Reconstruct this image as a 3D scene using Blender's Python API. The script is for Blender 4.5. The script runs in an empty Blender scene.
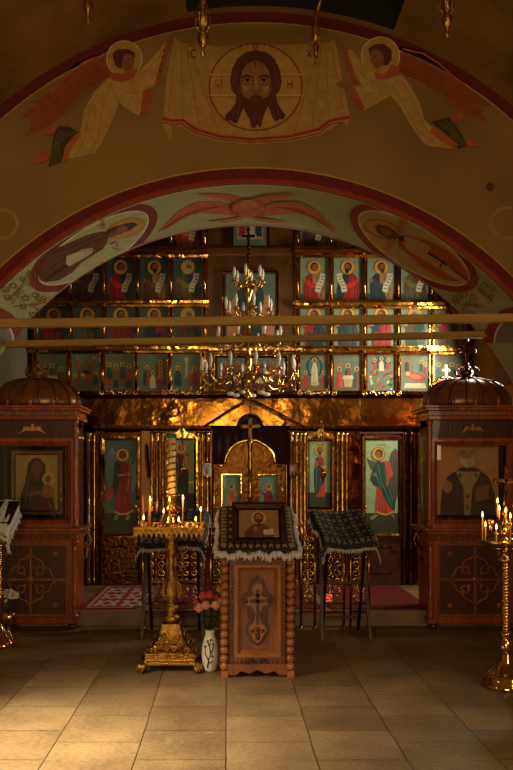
import bpy, bmesh, math, random
from mathutils import Vector, Matrix
from mathutils.geometry import tessellate_polygon
PI = math.pi
rnd = random.Random(7)
C = bpy.context.scene.collection
SC = bpy.context.scene

# ------------------------------------------------------------------ camera, world, lights, exposure
F, HX, HY, H = 760.0, 227.0, 470.0, 1.55          # focal length and horizon of the photograph, in its pixels; eye height
cam_d = bpy.data.cameras.new('camera')
cam_d.sensor_fit = 'AUTO'; cam_d.sensor_width = 36.0; cam_d.lens = 36.0 * F / 770.0
cam_d.shift_x = (256.5 - HX) / 770.0; cam_d.shift_y = (HY - 385.0) / 770.0
cam_d.clip_start = 0.05; cam_d.clip_end = 100
cam = bpy.data.objects.new('camera', cam_d); C.objects.link(cam)
cam.location = (0, 0, H); cam.rotation_euler = (PI / 2, 0, 0)
SC.camera = cam
w = bpy.data.worlds.new('world'); SC.world = w; w.use_nodes = True
w.node_tree.nodes['Background'].inputs[0].default_value = (0.55, 0.6, 0.7, 1)
w.node_tree.nodes['Background'].inputs[1].default_value = 0.3
SC.view_settings.view_transform = 'Standard'; SC.view_settings.look = 'None'
SC.view_settings.gamma = 1.0; SC.view_settings.use_curve_mapping = False
SC.view_settings.exposure = 0.0

def area(name, loc, target, sx, sy, power, col, spread=180):
    d = bpy.data.lights.new(name, 'AREA'); d.shape = 'RECTANGLE'; d.size = sx; d.size_y = sy
    d.energy = power; d.color = col; d.spread = math.radians(spread)
    o = bpy.data.objects.new(name, d); C.objects.link(o); o.location = loc
    o.rotation_euler = (Vector(target) - Vector(loc)).to_track_quat('-Z', 'Y').to_euler()
    return o
# daylight through the windows of the chancel (right), the nave (left, right); two added fills at the rear
area('daylight_chancel_right', (2.78, 8.15, 2.95), (-0.6, 8.3, 1.9), 0.6, 1.0, 60, (1.0, 0.93, 0.70))
area('daylight_nave_left', (-2.78, 3.3, 2.15), (-1.15, 4.15, 0.0), 0.7, 1.0, 66, (1.0, 0.86, 0.60), 50)
area('daylight_nave_right', (3.2, 2.6, 2.2), (0.0, 4.6, 0.2), 0.7, 1.1, 11, (1.0, 0.78, 0.42), 120)
area('fill_rear_high', (0.2, -2.7, 2.9), (0.2, 6.0, 4.0), 2.4, 1.0, 64, (1.0, 0.80, 0.38), 150)  # added fill for vault and mural; the rear wall is solid
area('fill_rear_low', (-0.3, -2.9, 1.25), (0.3, 9.0, 1.4), 0.55, 2.1, 26, (1.0, 0.82, 0.50), 120)  # added lamp for streaks on the gilding; no door stands there

# ------------------------------------------------------------------ helpers
def px(x, Y): return (x - HX) * Y / F
def pz(y, Y): return H + (HY - y) * Y / F
def lin(c):
    o = []
    for v in c[:3]:
        v = v / 255.0
        o.append(v / 12.92 if v <= 0.04045 else ((v + 0.055) / 1.055) ** 2.4)
    return tuple(o)

class MB:
    """collects shapes and links them as one mesh"""
    def __init__(s): s.v, s.f, s.sm = [], [], []
    def add(s, vs, fs, smooth=False):
        b = len(s.v); s.v += [tuple(p) for p in vs]
        for f in fs: s.f.append([b + i for i in f]); s.sm.append(smooth)
        return s
    def box(s, x0, x1, y0, y1, z0, z1):
        vs = [(x, y, z) for x in (x0, x1) for y in (y0, y1) for z in (z0, z1)]
        return s.add(vs, [(0, 1, 3, 2), (4, 6, 7, 5), (0, 4, 5, 1), (2, 3, 7, 6), (0, 2, 6, 4), (1, 5, 7, 3)])
    def bar(s, a, b, wx, wy):
        """square-section bar from a to b"""
        a, b = Vector(a), Vector(b); d = (b - a).normalized()
        u = d.cross(Vector((0, 1, 0)));  u = u.normalized() if u.length > 1e-3 else Vector((1, 0, 0))
        q = d.cross(u).normalized()
        vs = []
        for c in (a, b):
            for i, j in ((-1, -1), (1, -1), (1, 1), (-1, 1)): vs.append(c + u * i * wx / 2 + q * j * wy / 2)
        return s.add(vs, [(3, 2, 1, 0), (4, 5, 6, 7), (0, 1, 5, 4), (1, 2, 6, 5), (2, 3, 7, 6), (3, 0, 4, 7)])
    def lathe(s, prof, c=(0, 0, 0), n=20, ang=0.0, square=False, smooth=True, a0=0, a1=2 * PI):
        full = abs(a1 - a0 - 2 * PI) < 1e-6
        if square: n, smooth = 4, False; ang = PI / 4
        m = n if full else n + 1
        vs, fs = [], []
        for r, z in prof:
            for i in range(m):
                a = ang + a0 + (a1 - a0) * i / n
                rr = max(r, 1e-4) * (math.sqrt(2) if square else 1)
                vs.append((c[0] + rr * math.cos(a), c[1] + rr * math.sin(a), c[2] + z))
        for k in range(len(prof) - 1):
            for i in range(n):
                j = (i + 1) % m
                fs.append((k * m + i, k * m + j, (k + 1) * m + j, (k + 1) * m + i))
        s.add(vs, fs, smooth)
        if full:
            b = len(s.v) - len(vs)
            s.f.append([b + i for i in reversed(range(m))]); s.sm.append(False)
            s.f.append([b + (len(prof) - 1) * m + i for i in range(m)]); s.sm.append(False)
        return s
    def tube(s, pts, r, n=6, smooth=True, closed=False):
        pts = [Vector(p) for p in pts]; N = len(pts)
        rs = r if isinstance(r, (list, tuple)) else [r] * N
        vs = []; prev = None
        for i, p in enumerate(pts):
            if closed: d = pts[(i + 1) % N] - pts[i - 1]
            else: d = pts[min(i + 1, N - 1)] - pts[max(i - 1, 0)]
            d = d.normalized() if d.length > 1e-9 else Vector((0, 0, 1))
            if prev is None:
                u = d.cross(Vector((0.13, 0.97, 0.2))); u.normalize()
            else:
                u = prev - d * prev.dot(d)
                u = u.normalized() if u.length > 1e-6 else d.cross(Vector((0.3, 0.5, 0.8))).normalized()
            prev = u; q = d.cross(u)
            for k in range(n):
                a = 2 * PI * k / n
                vs.append(p + (u * math.cos(a) + q * math.sin(a)) * rs[i])
        fs = []
        for i in range(N if closed else N - 1):
            j = (i + 1) % N
            for k in range(n):
                l = (k + 1) % n
                fs.append((i * n + k, i * n + l, j * n + l, j * n + k))
        if not closed: fs += [tuple(reversed(range(n))), tuple((N - 1) * n + k for k in range(n))]
        return s.add(vs, fs, smooth)
    def ball(s, c, r, n=10, sx=1, sy=1, sz=1):
        m = max(4, n // 2); vs, fs = [], []
        for i in range(m + 1):
            t = PI * i / m
            for k in range(n):
                a = 2 * PI * k / n
                vs.append((c[0] + r * sx * math.sin(t) * math.cos(a), c[1] + r * sy * math.sin(t) * math.sin(a), c[2] - r * sz * math.cos(t)))
        for i in range(m):
            for k in range(n):
                l = (k + 1) % n
                fs.append((i * n + k, i * n + l, (i + 1) * n + l, (i + 1) * n + k))
        return s.add(vs, fs, True)
    def prism(s, pts, y0, y1):
        """outline in (x, z) given a real thickness along y"""
        n = len(pts)
        vs = [(x, y0, z) for x, z in pts] + [(x, y1, z) for x, z in pts]
        fs = [tuple(range(n)), tuple(reversed(range(n, 2 * n)))]
        fs += [(i, i + n, (i + 1) % n + n, (i + 1) % n) for i in range(n)]
        return s.add(vs, fs)
    def frame(s, x0, x1, z0, z1, t, y0, y1):
        """rectangular moulding with a sloped inner edge; y0 nearest the viewer"""
        o = [(x0, z0), (x1, z0), (x1, z1), (x0, z1)]
        i = [(x0 + t, z0 + t), (x1 - t, z0 + t), (x1 - t, z1 - t), (x0 + t, z1 - t)]
        m = [(x0 + t * .45, z0 + t * .45), (x1 - t * .45, z0 + t * .45), (x1 - t * .45, z1 - t * .45), (x0 + t * .45, z1 - t * .45)]
        vs = [(x, y1, z) for x, z in o] + [(x, y0, z) for x, z in o] + [(x, y0, z) for x, z in m] + [(x, (y0 * .3 + y1 * .7), z) for x, z in i] + [(x, y1, z) for x, z in i]
        fs = []
        for k in range(4):
            for j in range(4):
                l = (j + 1) % 4
                fs.append((k * 4 + j, k * 4 + l, k * 4 + 4 + l, k * 4 + 4 + j))
        for j in range(4): fs.append((16 + j, 16 + (j + 1) % 4, (j + 1) % 4, j))
        return s.add(vs, fs)
    def build(s, name, mat, parent=None, bevel=0.0, loc=None):
        me = bpy.data.meshes.new(name); me.from_pydata(s.v, [], s.f); me.update()
        bm = bmesh.new(); bm.from_mesh(me); bmesh.ops.recalc_face_normals(bm, faces=bm.faces); bm.to_mesh(me); bm.free()
        me.polygons.foreach_set('use_smooth', s.sm)
        me.materials.append(mat)
        o = bpy.data.objects.new(name, me); C.objects.link(o)
        if parent: o.parent = parent
        if loc: o.location = loc
        if bevel:
            b = o.modifiers.new('bevel', 'BEVEL'); b.width = bevel; b.segments = 2; b.limit_method = 'ANGLE'; b.angle_limit = 0.7
        return o

def thing(name, label, cat, loc=(0, 0, 0), rz=0.0, group=None):
    o = bpy.data.objects.new(name, None); C.objects.link(o); o.location = loc; o.rotation_euler = (0, 0, rz)
    return tag(o, label, cat, group)
def tag(o, label, cat=None, group=None, kind=None):
    o['label'] = label
    if cat: o['category'] = cat
    if group: o['group'] = group
    if kind: o['kind'] = kind
    return o
def struct(o, label=None):
    o['kind'] = 'structure'
    if label: o['label'] = label
    return o
def copy_tree(o, parent=None):
    c = o.copy(); C.objects.link(c)
    if parent is not None: c.parent = parent
    for ch in list(o.children): copy_tree(ch, c)
    return c

# ------------------------------------------------------------------ materials
def mat(name, col, rough=0.6, metal=0.0, var=0.0, vscale=8.0, bump=0.0, bscale=20.0, stretch=None, col2=None, coat=0.0, rvar=0.0, spec=0.5, sheen=0.0):
    m = bpy.data.materials.new(name); m.use_nodes = True
    nt = m.node_tree; N, L = nt.nodes, nt.links; b = N['Principled BSDF']
    c = lin(col)
    b.inputs['Base Color'].default_value = (*c, 1); b.inputs['Roughness'].default_value = rough; b.inputs['Metallic'].default_value = metal
    b.inputs['Coat Weight'].default_value = coat; b.inputs['Specular IOR Level'].default_value = spec
    if sheen: b.inputs['Sheen Weight'].default_value = sheen
    tc = N.new('ShaderNodeTexCoord'); mp = N.new('ShaderNodeMapping'); L.new(tc.outputs['Object'], mp.inputs[0])
    if stretch: mp.inputs['Scale'].default_value = stretch
    if var or col2:
        n = N.new('ShaderNodeTexNoise'); n.inputs['Scale'].default_value = vscale; n.inputs['Detail'].default_value = 6
        L.new(mp.outputs[0], n.inputs['Vector'])
        r = N.new('ShaderNodeValToRGB'); L.new(n.outputs[0], r.inputs[0])
        c2 = lin(col2) if col2 else tuple(v * (1 - var) for v in c)
        r.color_ramp.elements[0].position = .35; r.color_ramp.elements[1].position = .65
        r.color_ramp.elements[0].color = (*c2, 1); r.color_ramp.elements[1].color = (*c, 1)
        L.new(r.outputs[0], b.inputs['Base Color'])
        if rvar:
            mr = N.new('ShaderNodeMapRange'); L.new(n.outputs[0], mr.inputs[0])
            mr.inputs[1].default_value = .35; mr.inputs[2].default_value = .65
            mr.inputs[3].default_value = rough + rvar; mr.inputs[4].default_value = max(.05, rough - rvar)
            L.new(mr.outputs[0], b.inputs['Roughness'])
    if bump:
        n2 = N.new('ShaderNodeTexNoise'); n2.inputs['Scale'].default_value = bscale; n2.inputs['Detail'].default_value = 3
        L.new(mp.outputs[0], n2.inputs['Vector'])
        bp = N.new('ShaderNodeBump'); bp.inputs['Strength'].default_value = bump; bp.inputs['Distance'].default_value = 0.02
        L.new(n2.outputs[0], bp.inputs['Height']); L.new(bp.outputs[0], b.inputs['Normal'])
    return m
M = {}
M['gold'] = mat('gilded_brass', (216, 160, 76), .17, 1, .6, 5, .45, 9, rvar=.12)
M['gold_sheet'] = mat('gilded_sheet', (164, 102, 40), .17, 1, .6, 2.0, .8, 3.6, rvar=.08)
M['gold_smooth'] = mat('polished_brass', (240, 196, 116), .1, 1, .25, 12, .1, 30)
M['gold_cast'] = mat('cast_brass', (196, 142, 66), .33, 1, .5, 25, .5, 60)
M['gold_dark'] = mat('dark_brass', (104, 62, 24), .26, 1, .5, 14, .3, 25)  # browner base colour than the other brasses
M['old_wood'] = mat('dark_gilded_wood', (120, 78, 32), .38, .25, .5, 4, .2, 14, stretch=(1, 1, .3))
M['mahogany'] = mat('mahogany', (168, 78, 34), .34, 0, .5, 5, .12, 18, stretch=(3, 3, .5), coat=.35)
M['mahogany_dark'] = mat('dark_mahogany', (82, 30, 16), .38, 0, .4, 5, .1, 18, stretch=(3, 3, .5), coat=.3)
M['carved'] = mat('carved_oak', (134, 70, 28), .42, 0, .42, 6, .25, 30, stretch=(3, 3, .6), coat=.15)
M['carved_light'] = mat('carved_pale_oak', (160, 92, 38), .42, 0, .35, 8, .35, 45, coat=.15)
M['carved_dark'] = mat('carved_dark_oak', (78, 32, 16), .45, 0, .4, 6, .3, 30)
M['beam'] = mat('beam_wood', (186, 142, 58), .6, 0, .35, 3, .1, 12, stretch=(.4, 3, 3))
M['plaster'] = mat('ochre_plaster', (152, 114, 52), .85, 0, .28, 1.1, .08, 25)
M['plaster_vault'] = mat('vault_plaster', (160, 120, 62), .85, 0, .5, 1.6, .1, 20)
M['plaster_grey'] = mat('painted_grey_plaster', (150, 140, 118), .85, 0, .2, 3, .08, 20)
M['plaster_green'] = mat('green_fresco_ground', (176, 176, 128), .8, 0, .16, 2.0, .06, 25)
M['crimson'] = mat('crimson_fresco', (112, 22, 14), .8, 0, .3, 3, .05, 20)
M['dark_void'] = mat('near_black_plaster', (36, 26, 18), .9)  # even near-black colour for shaft, rear wall and notch
M['stone_riser'] = mat('stone_step', (150, 118, 76), .55, 0, .4, 4, .15, 14)
M['velvet'] = mat('purple_velvet', (66, 14, 40), .85, 0, .35, 6, .2, 12, stretch=(4, 1, .3), sheen=.3)
M['white_bulb'] = mat('opal_glass', (252, 248, 238), .2)
M['wax'] = mat('beeswax', (214, 160, 80), .5)
M['wick'] = mat('wick', (30, 22, 18), .9)
M['red_carpet'] = mat('red_carpet', (112, 16, 16), .95, 0, .35, 30, .3, 120)
M['mat_brown'] = mat('woven_brown_mat', (122, 92, 52), .95, 0, .5, 18, .4, 90)
M['fringe'] = mat('white_lace', (214, 206, 196), .9, 0, .2, 30, .4, 90)
M['black_iron'] = mat('dark_iron', (52, 34, 24), .45, .7, .3, 10, .2, 30)
M['petal_pink'] = mat('pink_petals', (238, 160, 128), .6, 0, .3, 20)
M['petal_red'] = mat('red_petals', (204, 66, 60), .6, 0, .3, 20)
M['petal_yellow'] = mat('yellow_petals', (226, 170, 60), .6, 0, .3, 20)
M['leaf'] = mat('rose_leaves', (46, 66, 30), .5, 0, .3, 20)
M['green_glass'] = mat('green_glass_cup', (20, 110, 80), .15)
M['black'] = mat('black_lacquer', (26, 18, 14), .3, coat=.4)
M['dark_fruit'] = mat('frame_dark_wood', (54, 28, 18), .25, 0, .3, 8, .05, 20, coat=.6)

def emis(name, col, s):
    m = bpy.data.materials.new(name); m.use_nodes = True; b = m.node_tree.nodes['Principled BSDF']
    b.inputs['Base Color'].default_value = (*lin(col), 1); b.inputs['Emission Color'].default_value = (*lin(col), 1); b.inputs['Emission Strength'].default_value = s
    return m
M['flame'] = emis('candle_flame', (255, 176, 84), 14)
M['red_glow'] = emis('red_lamp_glass', (255, 90, 80), .8)
M['amber_glass'] = mat('amber_glass_cup', (150, 60, 26), .15)

def paint_mat(name, rough=.6, coat=0.0, var=.22):
    m = bpy.data.materials.new(name); m.use_nodes = True; nt = m.node_tree; N, L = nt.nodes, nt.links; b = N['Principled BSDF']
    at = N.new('ShaderNodeVertexColor'); at.layer_name = 'pigment'
    tc = N.new('ShaderNodeTexCoord'); n = N.new('ShaderNodeTexNoise'); n.inputs['Scale'].default_value = 14; n.inputs['Detail'].default_value = 8
    L.new(tc.outputs['Object'], n.inputs['Vector'])
    mr = N.new('ShaderNodeMapRange'); L.new(n.outputs[0], mr.inputs[0]); mr.inputs[1].default_value = .3; mr.inputs[2].default_value = .7
    mr.inputs[3].default_value = 1 - var; mr.inputs[4].default_value = 1.08
    mx = N.new('ShaderNodeVectorMath'); mx.operation = 'SCALE'; L.new(at.outputs[0], mx.inputs[0]); L.new(mr.outputs[0], mx.inputs['Scale'])
    L.new(mx.outputs[0], b.inputs['Base Color']); b.inputs['Roughness'].default_value = rough; b.inputs['Coat Weight'].default_value = coat
    return m
M['fresco'] = paint_mat('fresco_pigment', .85)
M['tempera'] = paint_mat('icon_tempera', .58, .08)
M['woven'] = paint_mat('woven_pattern', .95)

def glass_mat():
    m = bpy.data.materials.new('clear_pane'); m.use_nodes = True; nt = m.node_tree; N, L = nt.nodes, nt.links
    out = N['Material Output']; N.remove(N['Principled BSDF'])
    t = N.new('ShaderNodeBsdfTransparent'); g = N.new('ShaderNodeBsdfGlossy'); g.inputs['Roughness'].default_value = .02
    fr = N.new('ShaderNodeFresnel'); fr.inputs[0].default_value = 1.5; mx = N.new('ShaderNodeMixShader')
    L.new(fr.outputs[0], mx.inputs[0]); L.new(t.outputs[0], mx.inputs[1]); L.new(g.outputs[0], mx.inputs[2]); L.new(mx.outputs[0], out.inputs[0])
    return m
M['glass'] = glass_mat()

def floor_mat():
    m = bpy.data.materials.new('stone_flags'); m.use_nodes = True; nt = m.node_tree; N, L = nt.nodes, nt.links; b = N['Principled BSDF']
    tc = N.new('ShaderNodeTexCoord'); sp = N.new('ShaderNodeSeparateXYZ'); cb = N.new('ShaderNodeCombineXYZ'); L.new(tc.outputs['Object'], sp.inputs[0])
    ay = N.new('ShaderNodeMath'); ay.inputs[1].default_value = 0.07; L.new(sp.outputs[1], ay.inputs[0])
    ax = N.new('ShaderNodeMath'); ax.inputs[1].default_value = 4.85; L.new(sp.outputs[0], ax.inputs[0])
    L.new(ay.outputs[0], cb.inputs[0]); L.new(ax.outputs[0], cb.inputs[1])
    nz0 = N.new('ShaderNodeTexNoise'); nz0.inputs['Scale'].default_value = 3; L.new(tc.outputs['Object'], nz0.inputs['Vector'])
    wob = N.new('ShaderNodeVectorMath'); wob.operation = 'MULTIPLY_ADD'; wob.inputs[1].default_value = (.012, .012, 0); L.new(nz0.outputs[1], wob.inputs[0]); L.new(cb.outputs[0], wob.inputs[2])
    br = N.new('ShaderNodeTexBrick'); L.new(wob.outputs[0], br.inputs['Vector'])
    br.inputs['Scale'].default_value = 1.0; br.inputs['Brick Width'].default_value = .46; br.inputs['Row Height'].default_value = .485
    br.inputs['Mortar Size'].default_value = .0035; br.inputs['Mortar Smooth'].default_value = .25; br.offset = .42; br.inputs['Bias'].default_value = 0
    br.inputs['Color1'].default_value = (*lin((150, 122, 86)), 1); br.inputs['Color2'].default_value = (*lin((118, 94, 64)), 1); br.inputs['Mortar'].default_value = (*lin((52, 36, 22)), 1)
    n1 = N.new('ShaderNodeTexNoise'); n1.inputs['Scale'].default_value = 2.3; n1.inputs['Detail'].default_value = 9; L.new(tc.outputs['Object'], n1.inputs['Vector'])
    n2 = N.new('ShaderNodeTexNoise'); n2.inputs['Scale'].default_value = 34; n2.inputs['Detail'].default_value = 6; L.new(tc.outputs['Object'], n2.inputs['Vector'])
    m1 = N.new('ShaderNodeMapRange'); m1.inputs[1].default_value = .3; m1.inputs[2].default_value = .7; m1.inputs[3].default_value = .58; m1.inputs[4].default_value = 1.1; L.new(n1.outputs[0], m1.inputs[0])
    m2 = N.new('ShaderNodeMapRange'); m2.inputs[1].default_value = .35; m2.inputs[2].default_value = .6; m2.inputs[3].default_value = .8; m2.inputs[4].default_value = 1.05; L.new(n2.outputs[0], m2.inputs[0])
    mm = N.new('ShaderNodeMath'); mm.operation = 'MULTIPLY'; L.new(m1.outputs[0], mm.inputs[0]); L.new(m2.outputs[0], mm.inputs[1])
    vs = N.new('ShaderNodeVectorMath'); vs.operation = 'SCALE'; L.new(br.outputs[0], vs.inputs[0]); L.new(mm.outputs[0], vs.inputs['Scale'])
    # pale scuffs worn into the flags
    n3 = N.new('ShaderNodeTexNoise'); n3.inputs['Scale'].default_value = 7; n3.inputs['Detail'].default_value = 12; n3.inputs['Roughness'].default_value = .8; L.new(tc.outputs['Object'], n3.inputs['Vector'])
    r3 = N.new('ShaderNodeValToRGB'); r3.color_ramp.elements[0].position = .6; r3.color_ramp.elements[1].position = .72; r3.color_ramp.elements[1].color = (.6, .6, .6, 1); L.new(n3.outputs[0], r3.inputs[0])
    mx = N.new('ShaderNodeMix'); mx.data_type = 'RGBA'; L.new(r3.outputs[0], mx.inputs[0]); L.new(vs.outputs[0], mx.inputs[6]); mx.inputs[7].default_value = (*lin((205, 180, 140)), 1)
    L.new(mx.outputs[2], b.inputs['Base Color'])
    b.inputs['Roughness'].default_value = .42; b.inputs['Specular IOR Level'].default_value = .4
    bp = N.new('ShaderNodeBump'); bp.inputs['Strength'].default_value = .35; bp.inputs['Distance'].default_value = .01
    sb = N.new('ShaderNodeMath'); sb.operation = 'MULTIPLY_ADD'; sb.inputs[1].default_value = -1; L.new(br.outputs[1], sb.inputs[0]); L.new(n2.outputs[0], sb.inputs[2])
    L.new(sb.outputs[0], bp.inputs['Height']); L.new(bp.outputs[0], b.inputs['Normal'])
    return m
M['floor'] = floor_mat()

def lattice_mat(name, dark, light, scale=34.0, thr=.55):
    """damask cloth: a small repeated cross-and-rosette pattern"""
    m = bpy.data.materials.new(name); m.use_nodes = True; nt = m.node_tree; N, L = nt.nodes, nt.links; b = N['Principled BSDF']
    tc = N.new('ShaderNodeTexCoord'); sp = N.new('ShaderNodeSeparateXYZ'); L.new(tc.outputs['UV'], sp.inputs[0])
    def mth(op, a, b_=None):
        n = N.new('ShaderNodeMath'); n.operation = op
        for k, v in enumerate((a, b_)):
            if v is None: continue
            if isinstance(v, (int, float)): n.inputs[k].default_value = v
            else: L.new(v, n.inputs[k])
        return n.outputs[0]
    def cell(o, f): return mth('ABSOLUTE', mth('SUBTRACT', mth('FRACT', mth('MULTIPLY', o, f)), .5))
    u, v = cell(sp.outputs[0], scale), cell(sp.outputs[1], scale)
    ring = mth('SINE', mth('MULTIPLY', mth('ADD', u, v), 13)); arm = mth('SINE', mth('MULTIPLY', mth('MULTIPLY', u, v), 50))
    tot = mth('ADD', mth('MULTIPLY', ring, .6), mth('MULTIPLY', arm, .6))
    r = N.new('ShaderNodeValToRGB'); r.color_ramp.elements[0].position = thr; r.color_ramp.elements[1].position = thr + .12
    r.color_ramp.elements[0].color = (*lin(dark), 1); r.color_ramp.elements[1].color = (*lin(light), 1); L.new(tot, r.inputs[0]); L.new(r.outputs[0], b.inputs['Base Color'])
    b.inputs['Roughness'].default_value = .75
    return m
M['damask'] = lattice_mat('black_silver_damask', (20, 16, 16), (112, 100, 92), 5, .3)
M['damask_gold'] = lattice_mat('black_gold_damask', (24, 18, 12), (150, 116, 66), 6, .3)

# ------------------------------------------------------------------ painting with flat pigment shapes
class Paint:
    """flat coloured shapes in 2D, later laid on a real surface (2D -> 3D by a mapping)"""
    def __init__(s, T=None): s.p = []; s.lay = 0; s.T = T or (lambda x, y: (x, y)); s.hold = False
    def poly(s, pts, col):
        if not s.hold: s.lay += 1
        s.p.append(([s.T(*q) for q in pts], col, s.lay)); return s
    def ell(s, cx, cy, rx, ry, col, rot=0, n=20, a0=0, a1=2 * PI):
        r = math.radians(rot); k = []
        full = abs(a1 - a0 - 2 * PI) < 1e-6
        for i in range(n if full else n + 1):
            a = a0 + (a1 - a0) * i / n; x, y = rx * math.cos(a), ry * math.sin(a)
            k.append((cx + x * math.cos(r) - y * math.sin(r), cy + x * math.sin(r) + y * math.cos(r)))
        return s.poly(k, col)
    def ring(s, cx, cy, rx, ry, t, col, rot=0, n=28, a0=0, a1=2 * PI, t2=None):
        r = math.radians(rot); s.lay += 1; t2 = t if t2 is None else t2
        def P(rx_, ry_, a):
            x, y = rx_ * math.cos(a), ry_ * math.sin(a)
            return (cx + x * math.cos(r) - y * math.sin(r), cy + x * math.sin(r) + y * math.cos(r))
        for i in range(n):
            a, b = a0 + (a1 - a0) * i / n, a0 + (a1 - a0) * (i + 1) / n
            s.p.append(([s.T(*q) for q in (P(rx, ry, a), P(rx, ry, b), P(rx - t, ry - t2, b), P(rx - t, ry - t2, a))], col, s.lay))
        return s
    def line(s, pts, w, col, w2=None):
        s.lay += 1; n = len(pts); w2 = w if w2 is None else w2
        L, R = [], []
        for i in range(n):
            a, b = pts[max(i - 1, 0)], pts[min(i + 1, n - 1)]
            dx, dy = b[0] - a[0], b[1] - a[1]; l = math.hypot(dx, dy) or 1
            ww = (w + (w2 - w) * i / max(n - 1, 1)) / 2
            nx, ny = -dy / l * ww, dx / l * ww
            L.append((pts[i][0] + nx, pts[i][1] + ny)); R.append((pts[i][0] - nx, pts[i][1] - ny))
        for i in range(n - 1):
            s.p.append(([s.T(*q) for q in (L[i], L[i + 1], R[i + 1], R[i])], col, s.lay))
        return s
    def build(s, name, mapping, mat, parent=None, cut=0, back=None, loc=None):
        bm = bmesh.new(); cl = bm.loops.layers.float_color.new('pigment'); ll = bm.faces.layers.int.new('lay')
        for pts, col, lay in s.p:
            vs = [bm.verts.new((q[0], q[1], 0)) for q in pts]
            for tr in (tessellate_polygon([[Vector((q[0], q[1], 0)) for q in pts]]) if len(pts) > 3 else [(0, 1, 2)]):
                try: f = bm.faces.new([vs[k] for k in tr])
                except ValueError: continue
                f[ll] = lay
                for l in f.loops: l[cl] = (*lin(col), 1)
        if cut:
            bmesh.ops.triangulate(bm, faces=bm.faces[:])
            xs = [v.co.x for v in bm.verts]; x = math.floor(min(xs) / cut) * cut
            while x < max(xs):
                bmesh.ops.bisect_plane(bm, geom=bm.verts[:] + bm.edges[:] + bm.faces[:], plane_co=(x, 0, 0), plane_no=(1, 0, 0)); x += cut
        for f in bm.faces:
            for v in f.verts: v.co.z = f[ll]
        for v in bm.verts: v.co = mapping(v.co.x, v.co.y, v.co.z)
        bmesh.ops.delete(bm, geom=[v for v in bm.verts if not v.link_faces], context='VERTS')
        if back:
            x0, x1, y0, y1, z0, z1, col = back
            r = bmesh.ops.create_cube(bm, size=1)
            for v in r['verts']: v.co = Vector(((x0 + x1) / 2 + v.co.x * (x1 - x0), (y0 + y1) / 2 + v.co.y * (y1 - y0), (z0 + z1) / 2 + v.co.z * (z1 - z0)))
            for f in {f for v in r['verts'] for f in v.link_faces}:
                for l in f.loops: l[cl] = (*lin(col), 1)
        bmesh.ops.triangulate(bm, faces=[f for f in bm.faces if len(f.verts) > 4])
        me = bpy.data.meshes.new(name); bm.to_mesh(me); bm.free(); me.materials.append(mat)
        o = bpy.data.objects.new(name, me); C.objects.link(o)
        if parent: o.parent = parent
        if loc: o.location = loc
        return o

# ================================================================== THE SETTING
Y1, Y2, R, XC, ZC = 6.0, 7.06, 2.787, 0.195, 1.03       # chancel arch: near face, far face, radius, centre
RV, XV, ZV = 3.13, 0.23, 2.04                           # nave barrel vault
XL, XR = XV - RV, XV + RV                               # nave walls
PL, PR = -2.42, 2.85                                    # piers of the arch
CL, CR, CY = -2.42, 2.98, 9.75                          # chancel walls

fl = struct(MB().box(-3.2, 3.6, -3.2, 10, -.15, 0).build('floor', M['floor']), 'worn beige stone flagged floor of the church')
# the raised step before the icon screen
st = struct(MB().box(CL + .01, CR - .01, 7.52, CY, 0.001, .157).build('floor_step', M['stone_riser'], bevel=.01), 'low stone step in front of the icon screen')

def arc(r, xc, zc, xl, xr, n):
    a0, a1 = math.asin(max(-1, (xl - xc) / r)), math.asin(min(1, (xr - xc) / r))
    return [(xc + r * math.sin(a0 + (a1 - a0) * i / n), zc + r * math.cos(a0 + (a1 - a0) * i / n)) for i in range(n + 1)]
NA = 72
inner = arc(R, XC, ZC, PL, PR, NA)
outer = arc(RV + .02, XV, ZV, XL, XR, NA)
rect = []
for x, z in inner:
    k = (x - PL) / (PR - PL); rect.append((-2.6 + 5.8 * k, 5.4))
wf = MB()
def strip(mb, A, B, ya, yb, smooth=False):
    n = len(A); mb.add([(x, ya, z) for x, z in A] + [(x, yb, z) for x, z in B], [(i, i + 1, n + i + 1, n + i) for i in range(n - 1)], smooth)
strip(wf, inner, outer, Y1, Y1)
strip(wf, inner, rect, Y2, Y2)
zl, zr = inner[0][1], inner[-1][1]
wf.add([(XL - .1, Y1, 0), (PL, Y1, 0), (PL, Y1, zl), (XL - .1, Y1, ZV)], [(0, 1, 2, 3)])
wf.add([(XR + .1, Y1, 0), (PR, Y1, 0), (PR, Y1, zr), (XR + .1, Y1, ZV)], [(0, 1, 2, 3)])
wf.add([(PR, Y2, 0), (CR + .1, Y2, 0), (CR + .1, Y2, 5.4), (PR, Y2, zr)], [(0, 1, 2, 3)])
wallf = struct(wf.build('wall_chancel_arch', M['plaster']), 'dim ochre wall over the wide painted arch')
so = MB(); strip(so, inner, inner, Y1, Y2, True)
so.add([(PL, Y1, 0), (PL, Y2, 0), (PL, Y2, zl), (PL, Y1, zl)], [(0, 1, 2, 3)])
so.add([(PR, Y1, 0), (PR, Y2, 0), (PR, Y2, zr), (PR, Y1, zr)], [(0, 1, 2, 3)])
soff = struct(so.build('ceiling_arch_soffit', M['plaster_green']), 'pale green painted underside of the chancel arch')
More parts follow.
